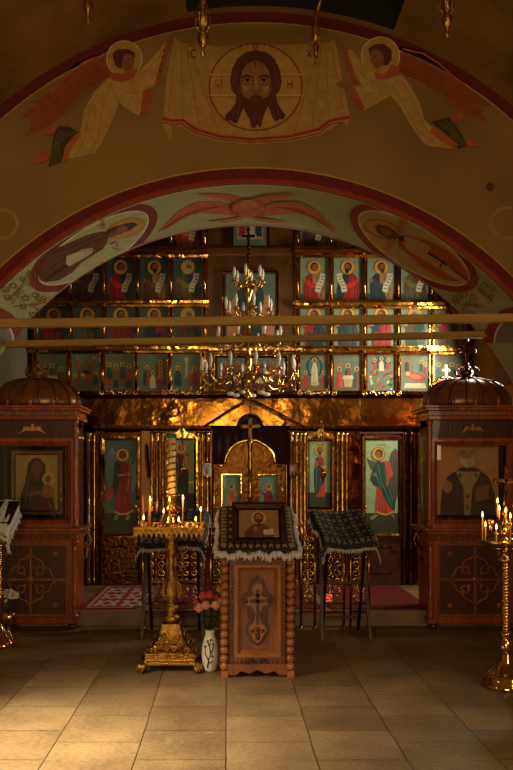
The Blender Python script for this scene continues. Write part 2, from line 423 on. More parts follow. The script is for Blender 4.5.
# nave vault with a dark-coloured shaft opening in its crown
va = MB(); vp = arc(RV, XV, ZV, XL, XR, NA)
yb = [-3.0, 5.2, 5.93, Y1 + .02]
for k in range(3):
    for i in range(NA):
        mid = (vp[i][0] + vp[i + 1][0]) / 2 - XV
        if k == 1 and abs(mid - .26) < .78: continue
        va.add([(vp[i][0], yb[k], vp[i][1]), (vp[i + 1][0], yb[k], vp[i + 1][1]), (vp[i + 1][0], yb[k + 1], vp[i + 1][1]), (vp[i][0], yb[k + 1], vp[i][1])], [(0, 1, 2, 3)], True)
struct(va.build('ceiling', M['plaster_vault']), 'ochre plastered barrel vault of the nave')
sh = MB(); hp = [p for p in vp if abs(p[0] - XV - .26) < .86]; nh = len(hp)
for ya in (5.2, 5.93): sh.add([(x, ya, z) for x, z in hp] + [(x, ya, 6.2) for x, z in hp], [(i, i + 1, nh + i + 1, nh + i) for i in range(nh - 1)])
for x, z in (hp[0], hp[-1]): sh.add([(x, 5.2, z), (x, 5.93, z), (x, 5.93, 6.2), (x, 5.2, 6.2)], [(0, 1, 2, 3)])
sh.add([(hp[0][0], 5.2, 6.2), (hp[-1][0], 5.2, 6.2), (hp[-1][0], 5.93, 6.2), (hp[0][0], 5.93, 6.2)], [(0, 1, 2, 3)])
struct(sh.build('ceiling_dark_shaft', M['dark_void']), 'dark opening at the crown of the vault')
# walls
def wall_with_hole(name, x, ya, yb_, z1, hy0, hy1, hz0, hz1, m, label):
    mb = MB(); t = .35 if x > 0 else -.35
    for a in ((ya, hy0, 0, z1), (hy1, yb_, 0, z1), (hy0, hy1, 0, hz0), (hy0, hy1, hz1, z1)):
        mb.box(min(x, x + t), max(x, x + t), a[0], a[1], a[2], a[3])
    return struct(mb.build(name, m), label)
wall_with_hole('wall_left', XL, -3.0, Y1, ZV, 2.95, 3.65, 1.3, 2.03, M['plaster'], 'plain ochre left wall of the nave')
wall_with_hole('wall_right', XR, -3.0, Y1, ZV, 2.25, 2.95, 1.3, 2.03, M['plaster'], 'plain ochre right wall of the nave')
struct(MB().box(XL - .3, XR + .3, -3.3, -3.0, 0, 5.4).build('wall_rear', M['plaster']), 'rear wall of the nave')
struct(MB().box(CL - .3, CL, Y2, CY + .2, 0, 5.4).build('wall_chancel_left', M['plaster_grey']), 'grey painted chancel wall beyond the arch')
wall_with_hole('wall_chancel_right', CR, Y2, CY + .2, 5.4, 7.85, 8.45, 2.45, 3.45, M['plaster'], 'chancel wall beyond the arch, right side')
struct(MB().box(CL - .3, CR + .3, CY, CY + .25, 0, 5.4).build('wall_chancel_rear', M['dark_void']), 'dark wall behind the icon screen')
struct(MB().box(CL - .3, CR + .3, Y2 - .02, CY + .2, 5.38, 5.6).build('ceiling_chancel', M['plaster']), 'chancel ceiling')
for i, (x, y0, y1, z0, z1) in enumerate(((XL - .2, 2.95, 3.65, 1.3, 2.03), (XR + .2, 2.25, 2.95, 1.3, 2.03), (CR + .2, 7.85, 8.45, 2.45, 3.45))):
    f = MB()
    for a in (y0, (y0 + y1) / 2 - .015, y1 - .03): f.box(x - .02, x + .02, a, a + .03, z0, z1)
    for a in (z0, (z0 + z1) / 2, z1 - .03): f.box(x - .018, x + .018, y0, y1, a, a + .03)
    struct(f.build('window_%d' % (i + 1), M['beam']), 'wooden window in the side wall')
# timber tie beams
def beam(Y, xa, xb, za, zb, h, d, label):
    m = MB(); m.add([(x, y, z + k) for x, z in ((xa, za), (xb, zb)) for y in (Y - d / 2, Y + d / 2) for k in (-h / 2, h / 2)],
        [(0, 1, 3, 2), (4, 6, 7, 5), (0, 4, 5, 1), (2, 3, 7, 6), (0, 2, 6, 4), (1, 5, 7, 3)])
    o = m.build('tie_beam', M['beam'], bevel=.006); o.location.y = 0
    return tag(o, label, 'beam')
beam(5.93, XL + .02, XR - .02, 2.68, 2.745, .066, .07, 'upper pale timber tie beam running the whole width in front of the arch')
beam(6.93, -2.02, 2.42, 2.695, 2.785, .058, .07, 'lower timber tie beam whose ends meet the painted underside of the arch')

# ------------------------------------------------------------------ wall painting over the arch (unprojected on to the real wall)
def crop(ox, oy, s): return lambda x, y: (px(ox + x / s, Y1), pz(oy + y / s, Y1))
def onwall(x, z, lay): return Vector((x, Y1 - .002 - lay * .0004, z))
# borders
P = Paint(); P.hold = False
P.ring(XV, ZV, RV - .002, RV - .002, .085, (104, 22, 14), n=90, a0=.05, a1=PI - .05)
P.ring(XV, ZV, RV - .087, RV - .087, .008, (196, 160, 92), n=90, a0=.05, a1=PI - .05)
P.ring(XC, ZC, R + .125, R + .125, .012, (200, 150, 60), n=90, a0=.25, a1=PI - .25)
P.ring(XC, ZC, R + .113, R + .113, .08, (112, 26, 14), n=90, a0=.25, a1=PI - .25)
P.ring(XC, ZC, R + .033, R + .033, .032, (156, 52, 34), n=90, a0=.25, a1=PI - .25)
P.build('painted_border', onwall, M['fresco'], wallf)
# cloth with the face
CR_, GO = (140, 52, 24), (196, 146, 62)
ROBE, ROBE2 = (196, 150, 70), (170, 120, 56)
P = Paint(crop(160, 30, 2.7))
P.poly([(40, 20), (56, 36), (160, 44), (258, 40), (360, 40), (458, 34), (472, 24), (490, 120), (513, 240), (505, 262), (492, 246), (470, 262), (430, 284), (350, 302), (250, 309), (160, 302), (95, 284), (58, 262), (34, 258), (28, 300), (8, 258), (18, 130)], (188, 140, 66))
for a, b in (((44, 40), (20, 250)), ((56, 40), (62, 250)), ((70, 40), (110, 275)), ((462, 40), (500, 240)), ((448, 42), (455, 250)), ((436, 42), (410, 270)), ((85, 60), (160, 285)), ((425, 60), (360, 285))):
    P.line([a, b], 2.5, (160, 118, 58))
P.hold = False
P.line([(8, 240), (34, 246), (62, 244), (95, 268), (160, 288), (250, 296), (350, 288), (430, 268), (458, 246), (490, 240), (513, 236)], 8, (176, 44, 26))
P.line([(8, 250), (34, 256), (58, 254), (95, 278), (160, 297), (250, 304), (350, 298), (430, 280), (458, 256), (490, 250)], 2.5, (120, 30, 20))
P.ell(258, 155, 126, 118, (196, 144, 66), n=48)
P.ring(258, 155, 127, 119, 4, (150, 50, 30), n=48)
for z in (122, 178):
    P.line([(133, z), (383, z)], 3, (214, 172, 96)); P.line([(133, z + 4), (383, z + 4)], 1.5, (150, 60, 30))
for x in (228, 290): P.line([(x, 38), (x - 4, 80)], 2.5, (214, 172, 96))
HAIR, SK, SK2 = (88, 46, 22), (160, 98, 44), (118, 66, 30)
P.poly([(258, 56), (230, 62), (208, 80), (194, 108), (189, 140), (193, 165), (206, 178), (204, 200), (192, 216), (176, 232), (178, 246), (192, 246), (197, 252), (208, 254), (214, 240), (222, 220), (232, 200), (290, 200), (298, 222), (304, 240), (312, 250), (322, 242), (334, 242), (339, 232), (326, 214), (316, 196), (313, 178), (324, 165), (328, 140), (323, 108), (310, 80), (288, 62)], HAIR)
for q in ([(200, 110), (197, 160), (212, 190), (196, 235)], [(208, 100), (204, 150), (218, 190), (206, 245)], [(318, 110), (321, 160), (306, 190), (322, 235)], [(308, 100), (313, 150), (298, 190), (312, 240)]): P.line(q, 2, (120, 70, 34))
P.poly([(258, 84), (236, 92), (222, 112), (216, 140), (216, 170), (224, 196), (240, 214), (258, 220), (276, 214), (292, 196), (300, 170), (300, 140), (294, 112), (280, 92)], SK)
P.poly([(216, 165), (226, 182), (240, 188), (250, 182), (258, 180), (266, 182), (276, 188), (290, 182), (300, 165), (297, 200), (284, 222), (278, 240), (272, 266), (262, 256), (256, 268), (246, 264), (242, 244), (230, 224), (220, 200)], (96, 48, 22))
P.poly([(240, 182), (258, 177), (276, 182), (270, 188), (246, 188)], (96, 48, 22))
P.poly([(246, 189), (258, 186), (270, 189), (258, 195)], (134, 62, 34))
for sx in (-1, 1):
    c = 258
    P.poly([(c + sx * 10, 128), (c + sx * 24, 122), (c + sx * 38, 128), (c + sx * 37, 133), (c + sx * 24, 127), (c + sx * 10, 133)], (60, 28, 14))
    P.ell(c + sx * 22, 139, 12, 5.5, (184, 134, 74)); P.ell(c + sx * 22, 138.5, 5.2, 5, (40, 20, 10))
    P.line([(c + sx * 10, 140), (c + sx * 22, 133), (c + sx * 36, 140)], 2.2, (60, 28, 14))
    P.line([(c + sx * 12, 147), (c + sx * 22, 151), (c + sx * 34, 146)], 1.6, SK2)
    P.poly([(c + sx * 20, 156), (c + sx * 36, 152), (c + sx * 34, 168), (c + sx * 24, 172)], (190, 126, 66))
    P.poly([(c + sx * 40, 140), (c + sx * 44, 150), (c + sx * 48, 165), (c + sx * 40, 176), (c + sx * 38, 160)], SK2)
P.line([(251, 130), (252, 150), (248, 166), (252, 172), (258, 174), (264, 172), (268, 166), (264, 160)], 2.4, SK2)
P.line([(259, 130), (259, 165)], 4, (200, 138, 74))
P.line([(258, 88), (258, 108)], 5, HAIR, 1)
# lettering
def glyph(P, s, x, y, h, col, t=2.4):
    G = {'I': [[(0, 0), (0, 1)]], 'C': [[(.6, .12), (.35, 0), (.08, .15), (0, .5), (.08, .85), (.35, 1), (.6, .88)]],
         'X': [[(0, 0), (.6, 1)], [(.6, 0), (0, 1)]], 'H': [[(0, 0), (0, 1)], [(.6, 0), (.6, 1)], [(0, .5), (.6, .5)]],
         'O': [[(.3, 0), (0, .3), (0, .7), (.3, 1), (.6, .7), (.6, .3), (.3, 0)]],
         'W': [[(.1, 0), (0, .5), (.1, .95), (.3, .95), (.4, .5), (.5, .95), (.7, .95), (.8, .5), (.7, 0)]], '~': [[(0, .1), (.2, 0), (.5, .12), (.7, 0)]]}
    for ln in G[s]: P.line([(x + a * h, y + b * h) for a, b in ln], t, col)
glyph(P, 'I', 76, 56, 22, CR_); glyph(P, 'C', 84, 56, 22, CR_, 3); glyph(P, '~', 76, 44, 22, CR_)
glyph(P, 'X', 396, 56, 22, CR_); glyph(P, 'C', 414, 56, 22, CR_, 3); glyph(P, '~', 400, 44, 22, CR_)
glyph(P, 'W', 150, 136, 22, CR_); glyph(P, 'O', 252, 40, 16, CR_); glyph(P, 'H', 344, 140, 20, CR_, 3)
P.build('painted_holy_face', onwall, M['fresco'], wallf)['label'] = 'bearded face in a halo painted on a hung cloth'

def feather(P, pts_a, pts_b, n, w, col):
    for i in range(n):
        k = i / (n - 1)
        a = (pts_a[0][0] + (pts_a[1][0] - pts_a[0][0]) * k, pts_a[0][1] + (pts_a[1][1] - pts_a[0][1]) * k)
        b = (pts_b[0][0] + (pts_b[1][0] - pts_b[0][0]) * k, pts_b[0][1] + (pts_b[1][1] - pts_b[0][1]) * k)
        m = ((a[0] + b[0]) / 2 + (b[1] - a[1]) * .06, (a[1] + b[1]) / 2 - (b[0] - a[0]) * .06)
        P.line([a, m, b], w, col, w * .4)
WG, WG2, HEM = (160, 78, 32), (124, 52, 22), (72, 58, 28)
P = Paint(crop(20, 20, 3.206))
P.poly([(280, 106), (250, 110), (215, 122), (180, 138), (140, 178), (100, 222), (60, 255), (34, 262), (58, 268), (22, 290), (5, 318), (44, 306), (30, 332), (52, 326), (12, 378), (50, 362), (90, 340), (112, 326), (140, 300), (165, 268), (195, 232), (240, 210), (262, 196), (288, 184), (290, 150)], WG)
feather(P, ((270, 120), (280, 180)), ((60, 260), (60, 350)), 9, 2.4, WG2)
P.line([(278, 112), (215, 130), (150, 180), (100, 228)], 6, (190, 92, 40))
P.ell(335, 125, 57, 57, GO, n=32); P.ring(335, 125, 58, 58, 2.5, (232, 206, 140), n=32)
P.poly([(120, 342), (160, 344), (190, 362), (165, 395), (137, 456), (92, 472), (101, 425), (106, 385)], HEM)
for i in range(5): P.line([(128 + i * 12, 348 + i * 3), (112 + i * 4, 395), (98 + i * 8, 466 - i * 3)], 2, (128, 104, 60))
P.poly([(285, 188), (345, 198), (372, 172), (410, 140), (440, 106), (470, 70), (478, 76), (458, 150), (440, 206), (420, 218), (395, 226), (412, 232), (398, 308), (380, 308), (345, 290), (318, 266), (308, 300), (285, 350), (262, 400), (238, 430), (155, 448), (160, 405), (192, 372), (200, 330), (206, 290), (240, 232)], ROBE)
for q in ([(245, 240), (222, 300), (212, 370), (180, 440)], [(290, 210), (262, 300), (250, 380), (225, 430)], [(320, 215), (335, 235), (370, 236), (405, 228)], [(350, 205), (400, 170), (450, 120)], [(318, 266), (300, 232), (290, 200)], [(345, 290), (355, 250)], [(225, 265), (240, 270), (244, 320)]): P.line(q, 2.4, (160, 122, 62))
P.poly([(190, 360), (198, 372), (168, 408), (156, 452), (134, 458), (146, 408), (166, 382)], (186, 96, 46))
P.poly([(470, 68), (490, 62), (466, 130), (452, 196), (440, 210), (433, 202), (448, 150)], (176, 84, 36)); P.poly([(397, 226), (412, 222), (430, 232), (402, 312), (384, 310)], (176, 84, 36))
for i in range(5): P.ell(462 - i * 4, 100 + i * 22, 3, 4, (96, 40, 18))
P.poly([(284, 186), (300, 172), (330, 178), (362, 158), (380, 160), (366, 190), (330, 202), (298, 196)], (182, 88, 40))
P.poly([(466, 72), (480, 58), (492, 60), (484, 72), (474, 88)], SK); P.poly([(430, 204), (448, 190), (470, 188), (468, 198), (440, 212)], SK)
P.poly([(300, 130), (298, 110), (315, 98), (345, 96), (368, 108), (370, 126), (352, 122), (340, 140), (344, 158), (318, 158), (306, 148)], (96, 44, 22))
P.poly([(340, 112), (362, 116), (368, 134), (366, 152), (352, 166), (336, 168), (326, 150), (330, 126)], (158, 92, 44))
P.line([(346, 128), (354, 130)], 2.5, (70, 34, 18)); P.line([(358, 126), (364, 140), (358, 144)], 1.8, (112, 60, 28)); P.line([(350, 153), (360, 153)], 2, (130, 50, 30))
P.poly([(75, 366), (96, 346), (112, 336), (124, 346), (112, 366), (82, 374)], (186, 88, 44)); P.poly([(44, 470), (60, 434), (74, 422), (96, 430), (94, 452), (68, 458)], (186, 88, 44))
P.build('painted_angel', onwall, M['fresco'], wallf)['label'] = 'flying winged angel holding the left edge of the painted cloth'
P = Paint(crop(256, 0, 1.996))
P.poly([(284, 92), (312, 96), (340, 106), (364, 122), (388, 143), (410, 164), (436, 188), (474, 213), (440, 210), (452, 226), (464, 246), (440, 238), (404, 222), (384, 206), (366, 190), (336, 166), (300, 152), (282, 140)], WG)
feather(P, ((292, 96), (292, 146)), ((466, 212), (440, 234)), 8, 1.6, WG2)
P.line([(292, 98), (334, 108), (366, 128), (398, 158)], 4, (190, 92, 40))
P.ell(248, 113, 38, 38, GO, n=32); P.ring(248, 113, 39, 39, 1.8, (232, 206, 140), n=32)
P.poly([(352, 244), (386, 234), (396, 248), (410, 268), (420, 292), (405, 298), (380, 280), (360, 262)], HEM)
for i in range(4): P.line([(362 + i * 8, 244 - i * 2), (388 + i * 4, 266), (398 + i * 6, 292)], 1.5, (128, 104, 60))
P.poly([(176, 102), (192, 100), (212, 128), (234, 150), (250, 160), (290, 150), (308, 172), (326, 206), (336, 240), (352, 256), (398, 290), (392, 298), (340, 292), (322, 272), (306, 248), (288, 216), (268, 192), (240, 208), (214, 222), (194, 198), (184, 174), (212, 172), (192, 152), (182, 126)], ROBE)
for q in ([(270, 170), (300, 220), (322, 262), (360, 288)], [(290, 160), (316, 210), (332, 250), (350, 276)], [(240, 168), (250, 185), (266, 190)], [(196, 130), (220, 158)], [(205, 200), (236, 186)]): P.line(q, 1.8, (160, 122, 62))
P.poly([(352, 252), (362, 256), (402, 290), (396, 300), (360, 276), (345, 264)], (186, 96, 46))
P.poly([(170, 100), (180, 98), (196, 146), (206, 166), (196, 170), (182, 140)], (176, 84, 36)); P.poly([(184, 172), (196, 174), (216, 216), (210, 224), (192, 200)], (176, 84, 36))
P.poly([(234, 146), (256, 150), (270, 132), (286, 134), (284, 146), (262, 160), (240, 160)], (182, 88, 40))
P.poly([(158, 76), (166, 82), (178, 98), (172, 106), (160, 92)], SK); P.poly([(158, 170), (172, 162), (188, 170), (184, 180), (170, 176)], SK)
P.poly([(226, 112), (224, 98), (236, 90), (256, 90), (270, 102), (270, 120), (262, 132), (250, 132), (254, 116), (240, 102)], (96, 44, 22))
P.poly([(228, 104), (240, 100), (252, 108), (256, 126), (246, 138), (236, 138), (228, 124)], (158, 92, 44))
P.line([(232, 114), (238, 114)], 1.6, (70, 34, 18)); P.line([(234, 129), (242, 129)], 1.4, (130, 50, 30))
P.poly([(384, 236), (404, 226), (416, 230), (408, 240), (394, 246)], (186, 88, 44)); P.poly([(418, 276), (430, 278), (448, 292), (430, 296), (420, 292)], (186, 88, 44))
P.build('painted_angel', onwall, M['fresco'], wallf)['label'] = 'flying winged angel holding the right edge of the painted cloth'
# gold crescents and small roundel beside the arch
P = Paint(crop(0, 0, 1))
P.ring(2, 224, 17, 16, 3.4, (176, 128, 52), a0=-1.9, a1=1.7); P.ring(508, 223, 19, 17, 3.2, (176, 128, 52), a0=1.2, a1=4.9)
P.ell(490, 187, 4, 4, (96, 62, 28)); P.ring(490, 187, 4.4, 4.4, 1, (132, 44, 26))
P.build('painted_roundels', onwall, M['fresco'], wallf)

# ------------------------------------------------------------------ paintings on the underside of the arch
def soff_xy(x, y):
    dx, dz = (x - HX) / F, (HY - y) / F; a = dx * dx + dz * dz; b = -2 * dx * XC + 2 * dz * (H - ZC); c = XC * XC + (H - ZC) ** 2 - R * R
    Yv = (-b + math.sqrt(b * b - 4 * a * c)) / (2 * a); X, Z = Yv * dx, H + Yv * dz
    return (R * math.atan2(X - XC, Z - ZC), min(max(Yv, Y1 + .004), Y2 - .004))
def onsoff(s, Yv, lay):
    r = R - .003 - lay * .0005; t = s / R
    return Vector((XC + r * math.sin(t), Yv, ZC + r * math.cos(t)))
SB = (150, 58, 52); GR = (188, 186, 136); GD = (150, 112, 56)
P = Paint()
for a, b, c in ((Y1 + .004, Y1 + .028, (150, 52, 40)), (Y1 + .028, Y1 + .04, (222, 214, 180)), (Y2 - .045, Y2 - .033, (222, 214, 180)), (Y2 - .033, Y2 - .004, (156, 62, 60))):
    P.poly([(-3.1, a), (3.4, a), (3.4, b), (-3.1, b)], c)
P.build('painted_edge_lines', onsoff, M['fresco'], soff, cut=.05)
def soffc(ox, oy, s): return lambda x, y: soff_xy(ox + x / s, oy + y / s)
# seraph
O1, O2 = (196, 104, 48), (160, 72, 32)
P = Paint(soffc(130, 190, 2.1375))
for sx in (-1, 1):
    X = lambda v: 253 + sx * v
    P.poly([(X(20), 38), (X(60), 24), (X(110), 24), (X(150), 44), (X(176), 72), (X(196), 92), (X(160), 74), (X(130), 56), (X(100), 48), (X(60), 52), (X(25), 56)], O1)
    for i in range(5): P.line([(X(50 + i * 14), 34 + i * 2), (X(110 + i * 12), 40 + i * 6), (X(150 + i * 8), 62 + i * 6)], 1.6, O2)
    P.poly([(X(0), 20), (X(30), 10), (X(80), 6), (X(110), 8), (X(80), 14), (X(40), 22), (X(10), 34)], O1)
    P.poly([(X(5), 52), (X(30), 58), (X(60), 62), (X(90), 66), (X(50), 68), (X(15), 62)], O1)
P.ell(253, 36, 38, 20, O2); P.ell(240, 36, 20, 13, O1); P.ell(268, 36, 20, 13, O1); P.ell(253, 26, 20, 9, (206, 122, 60)); P.ell(253, 30, 10, 8, (182, 120, 66)); P.ell(253, 48, 22, 8, O1)
P.build('painted_seraph', onsoff, M['fresco'], soff, cut=.06)['label'] = 'orange many-winged seraph at the crown of the arch underside'
# scroll ornament in the corners
for side in (0, 1):
    P = Paint(soffc(0, 0, 1)); g = random.Random(3 + side)
    pts = [(20, 290), (30, 284), (12, 300), (36, 296), (24, 306), (44, 300), (32, 313), (50, 305), (38, 310), (14, 286), (8, 296), (40, 298), (22, 278), (30, 274), (16, 294), (26, 298), (58, 300), (6, 288), (33, 304)]
    for i, (x, y) in enumerate(pts):
        if side: x, y = 500 - x + (y - 290) * .1, y - 1
        c = (x, y); r0 = 4.5 if i % 2 else 3.4; k = -1 if i % 3 else 1
        P.line([(c[0] + r0 * (1 - t / 11) * math.cos(k * t * .75 + i), c[1] + r0 * (1 - t / 11) * math.sin(k * t * .75 + i)) for t in range(10)], 1.2, GD)
    x0 = (lambda v: 500 - v) if side else (lambda v: v)
    P.line([(x0(6), 300), (x0(16), 292), (x0(26), 280), (x0(28), 272)], 1.0, GD); P.line([(x0(14), 306), (x0(26), 304), (x0(38), 304), (x0(48), 296)], 1.0, GD)
    # lower roundel ring rising from the springing
    P.ring(x0(-8) if not side else 516, 342, 31, 36, 10, SB, a0=PI, a1=2 * PI, n=20); P.ring(x0(-8) if not side else 516, 342, 21.5, 26, 2, (226, 218, 190), a0=PI, a1=2 * PI, n=20)
    P.ell(x0(-8) if not side else 516, 342, 19.5, 24, (140, 134, 124), a0=PI, a1=2 * PI)
    P.build('painted_scrollwork', onsoff, M['fresco'], soff, cut=.08)
# the two medallions
P = Paint(soffc(0, 180, 2.85))
P.ell(266, 193, 208, 77, (128, 50, 46), -31, n=56); P.ell(266, 193, 181, 61, (228, 220, 190), -31, n=56); P.ell(266, 193, 177, 57, GR, -31, n=56)
P.ell(357, 136, 58, 27, (186, 130, 56), -17, n=30); P.ell(357, 136, 54, 23, (206, 160, 84), -17, n=30)
P.poly([(108, 268), (118, 232), (140, 202), (180, 184), (225, 164), (262, 150), (292, 144), (312, 150), (304, 178), (292, 196), (262, 214), (228, 236), (206, 262), (168, 284), (130, 290), (112, 284)], (112, 66, 40))
for q in ([(120, 270), (180, 224), (250, 180), (300, 160)], [(130, 286), (190, 246), (240, 216)], [(150, 205), (200, 190), (270, 160)]): P.line(q, 3, (84, 46, 28))
P.line([(128, 286), (160, 258), (200, 236), (262, 200)], 7, (66, 54, 50))
P.poly([(188, 214), (240, 196), (258, 194), (262, 204), (246, 216), (196, 244), (186, 236)], (206, 196, 160)); P.poly([(226, 196), (262, 190), (266, 198), (240, 208)], (182, 172, 140))
P.poly([(300, 144), (318, 134), (350, 124), (380, 118), (392, 124), (374, 138), (348, 148), (314, 160)], (88, 50, 30)); P.ell(346, 138, 17, 9, (160, 108, 64), -20); P.poly([(308, 148), (336, 142), (340, 150), (316, 160)], (130, 92, 60))
for q in ([(272, 110), (290, 104), (296, 120), (280, 128), (300, 136)], [(284, 104), (300, 130)], [(314, 180), (330, 172), (336, 186)], [(322, 190), (340, 196)]): P.line(q, 4, (196, 112, 62))
P.build('painted_medallion', onsoff, M['fresco'], soff, cut=.06)['label'] = 'oval medallion of a monk in brown robe, left on the arch underside'
P = Paint(soffc(333, 180, 2.85))
P.ell(231, 193, 208, 78, (146, 42, 26), 31, n=56); P.ell(231, 193, 183, 62, (220, 206, 150), 31, n=56); P.ell(231, 193, 179, 58, (186, 160, 88), 31, n=56)
P.ell(140, 138, 54, 26, (164, 84, 36), 17, n=30); P.ell(140, 138, 50, 22, (206, 152, 70), 17, n=30)
P.poly([(188, 166), (210, 156), (262, 168), (322, 194), (362, 232), (388, 272), (388, 292), (366, 290), (310, 282), (262, 252), (210, 206), (186, 184)], (176, 84, 40))
P.poly([(200, 172), (250, 190), (300, 222), (350, 262), (384, 288), (372, 292), (320, 262), (270, 232), (210, 196)], (200, 150, 76))
P.poly([(200, 160), (240, 166), (280, 190), (270, 204), (230, 200)], (188, 160, 116))
P.line([(272, 206), (300, 222), (326, 240)], 6, (40, 24, 14)); P.line([(318, 226), (306, 246)], 5, (40, 24, 14)); P.line([(336, 246), (384, 284)], 3, (50, 28, 16)); P.poly([(186, 158), (204, 154), (204, 170), (190, 172)], (46, 26, 14))
P.poly([(118, 128), (134, 124), (164, 134), (190, 152), (182, 168), (158, 162), (130, 150)], (96, 54, 28)); P.ell(152, 144, 18, 10, (160, 98, 50), 22)
P.poly([(192, 106), (216, 112), (206, 132), (196, 152), (186, 150)], (196, 118, 52)); P.poly([(160, 166), (178, 172), (166, 200), (146, 194)], (196, 118, 52))
P.build('painted_medallion', onsoff, M['fresco'], soff, cut=.06)['label'] = 'oval medallion of a saint in orange robe with black belt, right on the arch underside'

# ================================================================== ICONS
YI = 9.2                                               # depth of the icon screen
HALO, HALO2 = (214, 164, 64), (150, 96, 30)
FACE, FACED = (160, 98, 52), (108, 62, 34)
BG = (98, 130, 122)
def halo(P, x, y, r, face=FACE, hair=(70, 40, 24), beard=None, turn=0.0, n=22):
    P.ell(x, y, r, r, HALO2, n=n); P.ell(x, y, r * .9, r * .9, HALO, n=n)
    P.ell(x, y + r * .08, r * .55, r * .6, hair, n=14)
    P.ell(x + turn * r * .12, y - r * .04, r * .38, r * .5, face, n=14)
    if beard: P.poly([(x - r * .36 + turn * r * .1, y - r * .18), (x + r * .36 + turn * r * .1, y - r * .18), (x + r * .22 + turn * r * .1, y - r * .72), (x + turn * r * .1, y - r * .88), (x - r * .22 + turn * r * .1, y - r * .72)], beard)
    for s in (-1, 1): P.line([(x + turn * r * .14 + s * r * .08, y + r * .06), (x + turn * r * .14 + s * r * .28, y + r * .06)], r * .07, (40, 22, 14))
    P.line([(x + turn * r * .16, y + r * .04), (x + turn * r * .18, y - r * .16)], r * .06, FACED)
def inscr(P, a, col=(150, 60, 40)):
    for x0 in (.14, .68):
        for i in range(4): P.line([(x0 + i * .05, a - .1), (x0 + i * .05 + .02, a - .06)], .014, col)
def scroll(P, pts, w):
    P.line(pts, w, (216, 206, 176)); (x0, y0), (x1, y1) = pts[0], pts[-1]
    n = 6
    for i in range(1, n):
        k = i / n; j = k * (len(pts) - 1); q = int(j); fr = j - q
        ax, ay = pts[q]; bx, by = pts[min(q + 1, len(pts) - 1)]
        cx, cy = ax + (bx - ax) * fr, ay + (by - ay) * fr; dx, dy = bx - ax, by - ay; l = math.hypot(dx, dy) or 1
        P.line([(cx - dy / l * w * .36, cy + dx / l * w * .36), (cx + dy / l * w * .3, cy - dx / l * w * .3)], w * .13, (60, 46, 36))
def prophet(robe, cloak, hair, beard, side, face=FACE, bg=BG):
    def d(P, a):
        P.poly([(0, 0), (1, 0), (1, a), (0, a)], bg); P.poly([(0, 0), (1, 0), (1, .2), (0, .2)], (60, 78, 62)); inscr(P, a)
        m = (lambda q: [(1 - x, y) for x, y in q]) if side < 0 else (lambda q: q)
        P.poly(m([(.2, 0), (.16, .35), (.2, .62), (.34, .78), (.5, .82), (.64, .78), (.78, .6), (.84, .3), (.82, 0)]), robe)
        P.poly(m([(.2, 0), (.14, .34), (.18, .64), (.34, .8), (.44, .78), (.46, .5), (.6, .2), (.66, 0)]), cloak)
        dk = tuple(v * .55 for v in cloak)
        for q in ([(.3, .74), (.28, .4), (.3, .05)], [(.4, .7), (.42, .42), (.52, .08)], [(.22, .6), (.2, .3), (.22, .04)]): P.line(m(q), .022, dk)
        for q in ([(.66, .7), (.7, .4), (.7, .06)], [(.58, .7), (.62, .5), (.78, .3)]): P.line(m(q), .02, tuple(v * .55 for v in robe))
        P.poly(m([(.3, .62), (.46, .5), (.62, .46), (.64, .38), (.44, .36), (.24, .46)]), tuple(min(255, v * 1.25) for v in cloak))
        P.ell(*m([(.64, .43)])[0], .06, .05, face, n=10)
        scroll(P, m([(.76, .8), (.74, .62), (.64, .44), (.6, .24)]), .17)
        P.ell(*m([(.2, .58)])[0], .05, .07, face, n=10)
        halo(P, .5, .98, .225, face, hair, beard, side)
    return d
def apostle(robe, cloak, hair, beard, side, face=FACE, bg=BG):
    def d(P, a):
        P.poly([(0, 0), (1, 0), (1, a), (0, a)], bg); inscr(P, a)
        m = (lambda q: [(1 - x, y) for x, y in q]) if side < 0 else (lambda q: q)
        P.poly(m([(.22, 0), (.18, .4), (.26, .66), (.46, .76), (.64, .72), (.78, .56), (.82, .3), (.78, 0)]), robe)
        P.poly(m([(.22, 0), (.18, .4), (.24, .68), (.42, .76), (.5, .6), (.7, .4), (.74, 0)]), cloak)
        dk = tuple(v * .55 for v in cloak)
        for q in ([(.34, .7), (.36, .4), (.34, .03)], [(.46, .62), (.52, .36), (.56, .03)]): P.line(m(q), .025, dk)
        P.poly(m([(.52, .5), (.74, .56), (.84, .62), (.86, .56), (.7, .44), (.54, .38)]), robe); P.ell(*m([(.86, .6)])[0], .05, .05, face, n=10)
        halo(P, .5, .93, .235, face, hair, beard, side)
    return d
